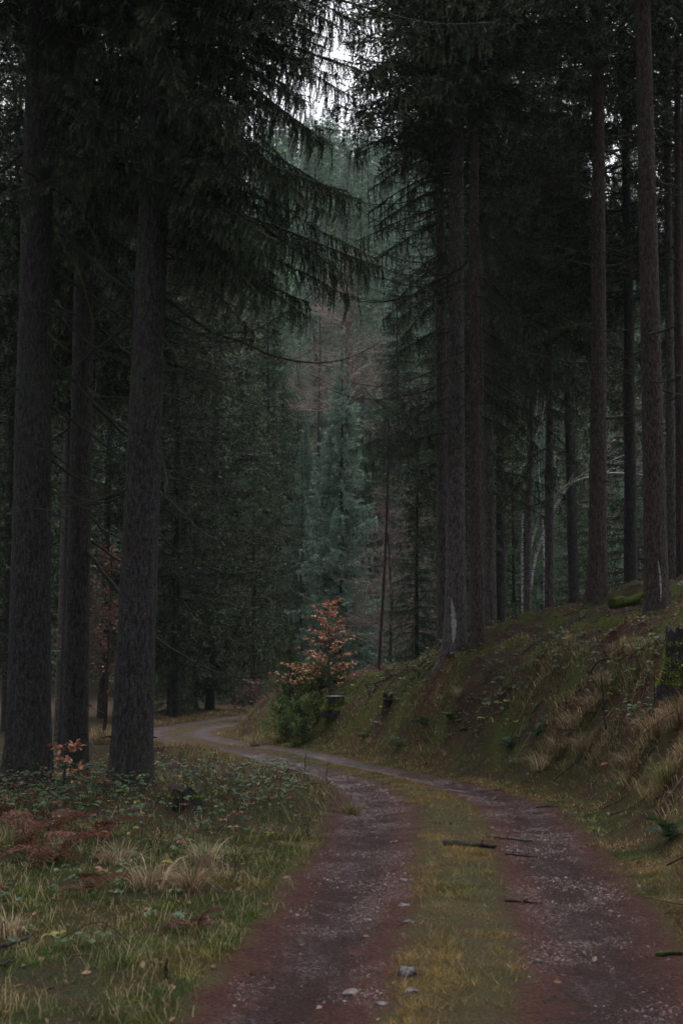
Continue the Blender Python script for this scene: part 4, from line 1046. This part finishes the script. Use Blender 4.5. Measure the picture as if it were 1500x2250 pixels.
g = R(400)
def along(n, y0, y1, l0, l1, g):
    """points spread evenly over a strip beside the middle line of the track"""
    a, b = np.searchsorted(CL[:225, 1], y0), np.searchsorted(CL[:225, 1], y1); b = min(b, 224)
    s_ = g.uniform(a, b, n); i_ = s_.astype(int); u = (s_ - i_)[:, None]
    c = CL[i_] * (1 - u) + CL[i_ + 1] * u; l = g.uniform(l0, l1, n); lt = np.sign(l) * np.where(np.abs(l) < 1.3, np.abs(l) * HW[i_] / 1.3, np.abs(l) - 1.3 + HW[i_])
    p_ = c + _nrm[i_] * lt[:, None]; return p_[:, 0], p_[:, 1], l
# short grass on the middle strip
m = MB()
for (n, y0, y1, wd, hs_) in [(110000, 5.8, 14, .0036, 1.2), (70000, 14, 24, .0052, 1.2), (50000, 24, 42, .008, .8)]:
    x, y, lat = along(n, y0, y1, -.55, .55, g)
    edge = (.40 if y0 < 24 else .30) + .14 * (fbm(x, y, .5, 80) - .5) * 2
    p = np.clip((edge - np.abs(lat)) / .12, 0, 1) * (.25 + 1.1 * np.clip((fbm(x, y, .3, 83) - .3) * 2, 0, 1)); k = (g.random(n) < p) & in_view(x, y, .5)
    x, y = x[k], y[k]; hh = g.uniform(.012, .055, len(x)) * (.2 + 1.6 * fbm(x, y, .22, 84) ** 1.5) * hs_; lg = g.random(len(x)) < .03; hh[lg] *= 2.2
    c = gcol(x, y, g, .80) * np.array([1.08, .98, .74]); c[lg] = STRAW * g.uniform(.8, 1.5, (lg.sum(), 1))
    blades(m, x, y, hh, np.full(len(x), wd), g, c, .7, False)
tag(m.build('strip_grass', M_GRASS), 'short dry and green grass growing on the middle strip of the track', 'grass', kind='stuff')
# meadow grass left of the track
m = MB()
for (n, y0, y1, l0, wd, keep) in [(215000, 5.8, 10, -4.2, .0029, 1), (170000, 10, 14, -5.2, .0035, 1), (130000, 14, 28, -8, .0058, .55)]:
    x, y, lat = along(n, y0, y1, l0, -.9, g)
    p = np.clip((-lat - np.interp(y, [8, 12, 20, 26], [1.14, 1.05, 1.0, 1.15]) - .34 * fbm(x, y, .4, 86)) / .15, 0, 1) * (.15 + 1.3 * np.clip((fbm(x, y, .35, 93) - .3) * 2, 0, 1)) * keep; k = (g.random(n) < p) & in_view(x, y, 1.1); x, y = x[k], y[k]
    hh = g.uniform(.015, .065, len(x)) * (.2 + 1.8 * fbm(x, y, .3, 95) ** 1.4) * (1.6 if y0 >= 14 else 1); lg = g.random(len(x)) < .035; hh[lg] *= 2.6
    c = gcol(x, y, g, .25, 3) * np.array([.60, .76, .46]); c[lg] = STRAW * g.uniform(.5, 1.4, (lg.sum(), 1))
    blades(m, x[~lg], y[~lg], hh[~lg], np.full((~lg).sum(), wd), g, c[~lg], .7, False); blades(m, x[lg], y[lg], hh[lg], np.full(lg.sum(), wd), g, c[lg], 1.0, True)
tag(m.build('meadow_grass', M_GRASS), 'green and straw grass covering the ground left of the track', 'grass', kind='stuff')
# verge and bank grass on the right
m = MB()
for (n, y0, y1, l1, wd) in [(150000, 5.8, 13, 2.6, .003), (120000, 13, 24, 5.0, .008), (70000, 24, 37, 4.5, .011)]:
    x, y, lat = along(n, y0, y1, .9, l1, g)
    verge = np.clip((lat - np.interp(y, [8, 12, 20, 26], [1.2, 1.1, 1.02, 1.15]) - .32 * fbm(x, y, .4, 97)) / .15, 0, 1) * np.clip((2.1 - lat) / .3, 0, 1) * (.2 + 1.2 * np.clip((fbm(x, y, .35, 98) - .3) * 2, 0, 1))
    bank = np.clip((lat - 1.9) / .2, 0, 1) * np.clip((fbm(x, y, .9, 99) - .50) * 8, 0.05, 1) * np.clip((4.5 - lat) / 1.5, .03, 1) * .8 * np.interp(y, [19, 24], [1, .6])
    k = (g.random(n) < verge + bank) & in_view(x, y, 1.1); x, y, lat = x[k], y[k], lat[k]; up_ = lat > 1.95
    hh = g.uniform(.02, .065, len(x)) * np.where(up_, np.interp(y, [18, 24], [3.2, 1.6]), 1.0); c = gcol(x, y, g, .6, 6); c[up_] = c[up_] * .5 + (STRAW * .75 * g.uniform(.4, 1.3, (up_.sum(), 1))) * .5
    blades(m, x[~up_], y[~up_], hh[~up_], np.full((~up_).sum(), wd), g, c[~up_], .7, False); blades(m, x[up_], y[up_], hh[up_], np.full(up_.sum(), wd), g, c[up_], 1.1, True)
tag(m.build('bank_grass', M_GRASS), 'dry and green grass on the right verge and the bank', 'grass', kind='stuff')
# far road edges: tall dry grass
m = MB(); x, y = sample(140000, -10, 2, 24, 52, g); lat, _ = lateral(x, y); al = np.abs(lat)
p = np.clip((al - 1.32) / .2, 0, 1) * np.clip((3.0 - al) / .8, 0, 1); k = (g.random(len(x)) < p) & in_view(x, y, .5); x, y = x[k], y[k]
blades(m, x, y, g.uniform(.04, .17, len(x)) * np.clip((np.abs(lateral(x, y)[0]) - .9) / .9, .3, 1), np.full(len(x), .009), g, gcol(x, y, g, .95, 8) * 1.1, .5, False)
tag(m.build('roadside_grass', M_GRASS), 'tall dry yellow grass along the far bend of the track', 'grass', kind='stuff')

# brambles: clusters of three to five leaflets on arching stems
m = MB(); ms = MB()
def brambles(x, y, g, size=.05, hi=.32, red=.10):
    z = height(x, y); n = len(x)
    for i in range(n):
        h = g.uniform(.05, hi); c0 = np.array([x[i], y[i], z[i] + h])
        if g.random() < .25:
            e = c0 + [g.normal(0, .25), g.normal(0, .25), -h - .02]; md = (c0 + e) / 2 + [0, 0, .15]
            ms.add(*tube(smooth_path([e, md, c0], 7), .0035, 3), np.array([.07, .035, .03]) * g.uniform(.6, 1.4))
        nlv = int(g.choice([3, 5])); a0 = g.uniform(0, 6.28); a = a0 + np.linspace(-1.2, 1.2, nlv) * g.uniform(.8, 1.3)
        d = np.stack([np.cos(a), np.sin(a), g.uniform(-.45, .15, nlv)], 1); up = np.tile(np.array([g.normal(0, .3), g.normal(0, .3) - .2, 1]), (nlv, 1))
        r = g.random(); col = np.array([.045, .085, .034]) if r > red else (np.array([.16, .05, .03]) if r > red * .35 else np.array([.20, .19, .04]))
        add_leaves(m, np.tile(c0, (nlv, 1)) + d * .01, d, size, size * .68, g, np.tile(col * g.uniform(.6, 1.5), (nlv, 1)), up, False)
x, y = sample(9000, -8, .5, 12.3, 26, g); lat, _ = lateral(x, y)
w = np.clip((-lat - 1.55) / .5, 0, 1) * np.clip((fbm(x, y, 1.6, 110) - .40) * 5, .02, 1) * np.clip((y - 12.3) / 2.0, 0, 1)
k = (g.random(len(x)) < w) & in_view(x, y, .8); brambles(x[k], y[k], g)
x, y = sample(260, -4, -1, 8.5, 12.5, g); lat, _ = lateral(x, y); k = (lat < -1.6) & in_view(x, y, .3) & (fbm(x, y, .8, 113) > .5); brambles(x[k], y[k], g, .055, .12)
x, y = sample(10000, -2, 8, 11, 34, g); lat, _ = lateral(x, y)
w = np.clip((lat - 1.9) / .4, 0, 1) * np.clip((4.8 - lat) / 1, 0, 1) * np.clip((fbm(x, y, .9, 115) - .45) * 7, .04, 1) * .9
k = (g.random(len(x)) < w) & in_view(x, y, .6); brambles(x[k], y[k], g, .065, .16, .10)
tag(m.build('bramble_leaves', M_LEAF), 'low bramble leaves spread over the forest floor and the bank', 'brambles', kind='stuff')
tag(ms.build('bramble_stems', M_TWIG), 'thin arching bramble stems over the forest floor', 'brambles', kind='stuff')

# fallen leaves, needles and small twigs
m = MB(); x, y = sample(42000, -7, 9, 6.5, 32, g); lat, _ = lateral(x, y); al = np.abs(lat)
w = np.where(al < 1.35, .02, .2) * np.where(lat > 2.3, 4.0, 1.0); k = (g.random(len(x)) < w) & in_view(x, y, .6); x, y = x[k], y[k]; n = len(x)
z = height(x, y) + .012; cc = np.array([[.15, .06, .035], [.10, .05, .03], [.20, .10, .05], [.07, .04, .03]])[g.integers(0, 4, n)] * g.uniform(.6, 1.3, (n, 1))
add_leaves(m, np.stack([x, y, z], 1), np.stack([g.normal(size=n), g.normal(size=n), g.normal(0, .35, n)], 1), .055, .036, g, cc)
tag(m.build('leaf_litter', M_LEAF), 'scattered brown fallen leaves on bank and forest floor', 'leaf litter', kind='stuff')
m = MB(); x, y = sample(5200, -7, 9, 8, 30, g); lat, _ = lateral(x, y); w = np.where(np.abs(lat) < 1.4, .01, .55) * np.where(lat < 0, .15, 1.0) * np.where(lat < 2.2, .4, 1); k = (g.random(len(x)) < w) & in_view(x, y, .6)
for xi, yi in zip(x[k], y[k]):
    a = g.uniform(0, 6.28); l = g.uniform(.1, .6); q = np.array([math.cos(a), math.sin(a)]); pts = np.array([[xi, yi], [xi + q[0] * l / 2, yi + q[1] * l / 2 + g.normal(0, .02)], [xi + q[0] * l, yi + q[1] * l]])
    m.add(*tube(np.column_stack([pts, height(pts[:, 0], pts[:, 1]) + .012 + g.uniform(0, .05)]), np.array([.007, .006, .003]) * g.uniform(.6, 1.3), 3), np.array([.07, .055, .048]) * g.uniform(.5, 1.6))
tag(m.build('twig_litter', M_TWIG), 'small dead twigs scattered over bank and forest floor', 'twigs', kind='stuff')
# moss cushions on the bank foot
m = MB(); x, y = sample(120000, -4, 5, 15, 36, g); lat, _ = lateral(x, y)
w = np.clip((lat - 1.8) / .3, 0, 1) * np.clip((3.6 - lat) / .8, 0, 1) * np.clip((fbm(x, y, .7, 120) - .47) * 8, 0, 1) * np.clip((y - 16) / 4, 0, 1); k = (g.random(len(x)) < w); x, y = x[k], y[k]; n = len(x)
cc = (np.array([.085, .115, .018]) * (1 - (t_ := fbm(x, y, .5, 123)[:, None])) + np.array([.17, .19, .03]) * t_) * g.uniform(.5, 1.4, (n, 1))
blades(m, x, y, g.uniform(.02, .06, n), np.full(n, .018), g, cc, .8, False)
tag(m.build('bank_moss', M_GRASS), 'yellow-green moss over the foot of the bank at the bend', 'moss', kind='stuff')
# gravel on the wheel tracks
m = MB(); OCT = np.array([[1, 0, 0], [0, 1, 0], [-1, 0, 0], [0, -1, 0], [0, 0, 1], [0, 0, -1]], float); OF = np.array([[0, 1, 4], [1, 2, 4], [2, 3, 4], [3, 0, 4], [1, 0, 5], [2, 1, 5], [3, 2, 5], [0, 3, 5]])
OF4 = OF[:4]
for (n, y0, y1, sz) in [(55000, 5.8, 11, .0055), (36000, 11, 17, .008), (24000, 17, 30, .012)]:
    x, y, lat = along(n, y0, y1, -1.3, 1.3, g); al = np.abs(lat)
    w = np.clip((al - .33) / .15, 0, 1) * np.clip((1.28 - al) / .2, 0, 1) * np.clip((fbm(x, y, .6, 130) - .3) * 3, .12, 1); k = (g.random(n) < w) & in_view(x, y, .3); x, y = x[k], y[k]; n = len(x)
    s = sz * g.uniform(.5, 1.3, n) * np.where(g.random(n) < .05, 2.2, 1); a = g.uniform(0, 6.28, n); V = OCT[None, :5] * (s[:, None, None] * np.array([1, .75, .55]) * g.uniform(.6, 1.3, (n, 5, 1)))
    V = np.stack([V[..., 0] * np.cos(a)[:, None] - V[..., 1] * np.sin(a)[:, None], V[..., 0] * np.sin(a)[:, None] + V[..., 1] * np.cos(a)[:, None], V[..., 2]], -1) + np.stack([x, y, height(x, y) + .005], 1)[:, None]
    pl = (g.random(n) < .035 + .16 * (fbm(x, y, .5, 133) > .55))[:, None]; cc = np.where(pl, np.array([.78, .66, .64]), np.array([.36, .16, .155])) * g.uniform(.5, 1.4, (n, 1))
    m.add(V.reshape(-1, 3), (OF4[None] + (np.arange(n) * 5)[:, None, None]).reshape(-1, 3), np.repeat(cc, 5, 0))
tag(m.build('gravel', M_STONE), 'loose gravel on the two wheel tracks', 'gravel', kind='stuff')

# ------------------------------------------------------------------ grass tussocks and ferns (things one can point at)
def tussock_mesh(seed, n, h, c0):
    g = R(seed); m = MB(); a = g.uniform(0, 6.28, n); r = np.abs(g.normal(0, .09, n)); x = r * np.cos(a); y = r * np.sin(a)
    L = g.uniform(.5, 1.1, n) * h; out = g.uniform(.35, 1.25, n); s = np.linspace(0, 1, 5)
    dx = np.cos(a + g.normal(0, .5, n)); dy = np.sin(a + g.normal(0, .5, n))
    px_ = x[:, None] + dx[:, None] * out[:, None] * L[:, None] * s ** 1.6 * .75; py_ = y[:, None] + dy[:, None] * out[:, None] * L[:, None] * s ** 1.6 * .75
    pz_ = L[:, None] * (s * 1.0 - .62 * out[:, None] * s ** 2.4) - .03; tw = g.uniform(0, 6.28, n); W = .0045 * (1 - .8 * s)[None, :]
    A = np.stack([px_ - np.cos(tw)[:, None] * W, py_ - np.sin(tw)[:, None] * W, pz_], -1); Bv = np.stack([px_ + np.cos(tw)[:, None] * W, py_ + np.sin(tw)[:, None] * W, pz_], -1)
    v = np.stack([A, Bv], 2).reshape(n, 10, 3); f = np.concatenate([[[2 * k, 2 * k + 1, 2 * k + 3], [2 * k, 2 * k + 3, 2 * k + 2]] for k in range(4)])
    m.add(v.reshape(-1, 3), (f[None] + (np.arange(n) * 10)[:, None, None]).reshape(-1, 3), np.repeat(np.array(c0) * np.exp(g.normal(-.15, .5, (n, 1))), 10, 0))
    return m.mesh('blades', M_GRASS)
TUS = [tussock_mesh(450, 300, .55, (.27, .195, .12)), tussock_mesh(451, 240, .45, (.33, .26, .165)), tussock_mesh(452, 220, .38, (.17, .16, .065))]
for (px, py, k, s, lab) in [
    (1305, 1560, 0, .85, 'pale dry grass tussock around the upright dead stem on the bank'), (1262, 1600, 1, 1.0, 'dry tussock just below the upright dead stem'), (1230, 1660, 0, .9, 'broad faded tussock in the middle of the near bank'),
    (1190, 1690, 1, .9, 'faded tussock at the bank foot, lowest of the pale row'), (1285, 1650, 0, .8, 'faded tussock right of the broad one on the near bank'), (1440, 1625, 0, 1.0, 'big brown tussock near the right picture edge'),
    (1490, 1600, 0, .9, 'brown tussock cut by the right picture edge'), (1395, 1690, 0, .8, 'brown tussock below the big one on the right'), (1470, 1720, 2, 1.0, 'greenish tussock low on the right, above the verge'),
    (1330, 1500, 1, .7, 'small straw tussock above the upright dead stem'), (1010, 1530, 1, .7, 'small tussock high on the middle of the bank'), (770, 1790, 2, .7, 'grass tussock at the very edge of the left wheel track'),
    (450, 1900, 1, .75, 'straw tussock bending over in the left meadow'), (330, 1955, 1, .9, 'large pale tussock in the left meadow'), (260, 1900, 1, .7, 'pale arching tussock in front of the left trunks'), (420, 1960, 0, .7, 'low brown tussock beside the large pale one'),
    (20, 2060, 1, .6, 'straw tussock at the left picture edge'), (560, 1640, 0, .9, 'dry tussock between the far bend and the bank'), (610, 1630, 0, .9, 'dry tussock at the left foot of the bank'), (225, 1635, 0, 1.2, 'dry grass clump glowing between the two right-hand left trunks'), (343, 1650, 0, 1.0, 'dry grass clump at the right foot of the thick rough trunk')]:
    p = hit(px, py); t = thing('grass_tussock', lab, 'grass tussock', p, px * .37, 'dry grass tussocks', s); link('blades', TUS[k], t)

def fern_frond(L, seed, col):
    g = R(seed); m = MB(); s = np.linspace(0, 1, 14); pa = np.stack([L * s, .04 * L * np.sin(s * 3), L * (1.15 * s - 1.1 * s ** 2)], 1); m.add(*tube(pa, np.linspace(.004, .001, 14), 4), np.array(col) * .6)
    for k in range(2, 14):
        w = L * .30 * math.sin(math.pi * (.12 + .88 * (1 - s[k]) ** .8)) * (1 if k < 12 else .6) + .01
        for sg_ in (-1, 1):
            d = np.array([.45, sg_, -.35]); d /= np.linalg.norm(d); n = 9; q = np.linspace(.08, 1, n)[:, None]; base = pa[k] + d * q * w
            pd = np.tile(d * .4 + np.array([.8, 0, -.1]), (n, 1)); add_leaves(m, base, pd + g.normal(0, .15, (n, 3)), .030, .013, g, np.array(col) * g.uniform(.6, 1.3, (n, 1)))
            add_leaves(m, base, pd * [-1, 1, 1] + g.normal(0, .15, (n, 3)), .030, .013, g, np.array(col) * g.uniform(.6, 1.3, (n, 1)))
    return m.mesh('frond', M_LEAF)
FR = [fern_frond(.55, 460, (.13, .042, .02)), fern_frond(.45, 461, (.09, .032, .018)), fern_frond(.4, 462, (.05, .10, .035)), fern_frond(.33, 463, (.045, .09, .04))]
for (px, py, ks, n, s, lab) in [(118, 1838, (0, 1), 7, .9, 'rusty bracken fern in the brambles before the leftmost trunk'), (60, 1872, (0, 1), 7, .8, 'rusty bracken fern low at the left edge'), (125, 1895, (0, 1), 8, .8, 'dark red bracken clump in the front left brambles'),
                                (225, 1850, (0, 1), 6, .8, 'faded bracken fern right of the rusty ones'), (430, 2050, (1,), 5, .6, 'small brown withered fern in the front grass'), (195, 1965, (0, 1), 4, .6, 'single rust-red fern stalk before the large pale tussock'), (8, 1800, (0, 1), 5, .8, 'brown fern cut by the left picture edge'),
                                (935, 1600, (2, 3), 7, .9, 'green fern on the mossy foot of the bank'), (990, 1590, (2, 3), 7, .8, 'green fern halfway up the bank above the bend'), (1120, 1650, (2, 3), 7, .9, 'green fern on the bank foot beside the pale tussocks'), (880, 1645, (2, 3), 6, .7, 'small green fern low on the bank over the track bend'),
                                (1470, 1850, (2, 3), 7, .8, 'green fern low at the right picture edge'), (1180, 1620, (2,), 6, .7, 'green fern above the pale tussock row'), (800, 1625, (3, 2), 6, .6, 'small fern left of the others on the bank foot')]:
    p = hit(px, py); g = R(px + py); t = thing('fern', lab, 'fern', p, 0, 'ferns', s)
    for k in range(n): link('frond', FR[ks[k % len(ks)]], t, orient((0, 0, 0), k * 6.28 / n + g.normal(0, .25), g.uniform(-.75, -.05), 0, g.uniform(.6, 1.1)))

# ------------------------------------------------------------------ haze in the valley air
m, nt, b = mat('haze_air'); nt.nodes.remove(b)
pv = nt.nodes.new('ShaderNodeVolumePrincipled'); pv.inputs['Color'].default_value = (.80, .92, 1.0, 1); pv.inputs['Density'].default_value = .00017; pv.inputs['Anisotropy'].default_value = .2
nt.links.new(pv.outputs[0], nt.nodes['Material Output'].inputs['Volume'])
M_HAZE = m
lo, hi = np.array([-950., -650., -260.]), np.array([950., 1250., 135.])
zmin = float(ZZ.min()) - 1.0; lo[2] = zmin
v = np.array([[(lo, hi)[i][0], (lo, hi)[j][1], (lo, hi)[k][2]] for i in (0, 1) for j in (0, 1) for k in (0, 1)])
f = [[0, 1, 3], [0, 3, 2], [4, 6, 7], [4, 7, 5], [0, 4, 5], [0, 5, 1], [2, 3, 7], [2, 7, 6], [0, 2, 6], [0, 6, 4], [1, 5, 7], [1, 7, 3]]
mm = MB(); mm.add(v, f); tag(mm.build('haze', M_HAZE), kind='stuff')
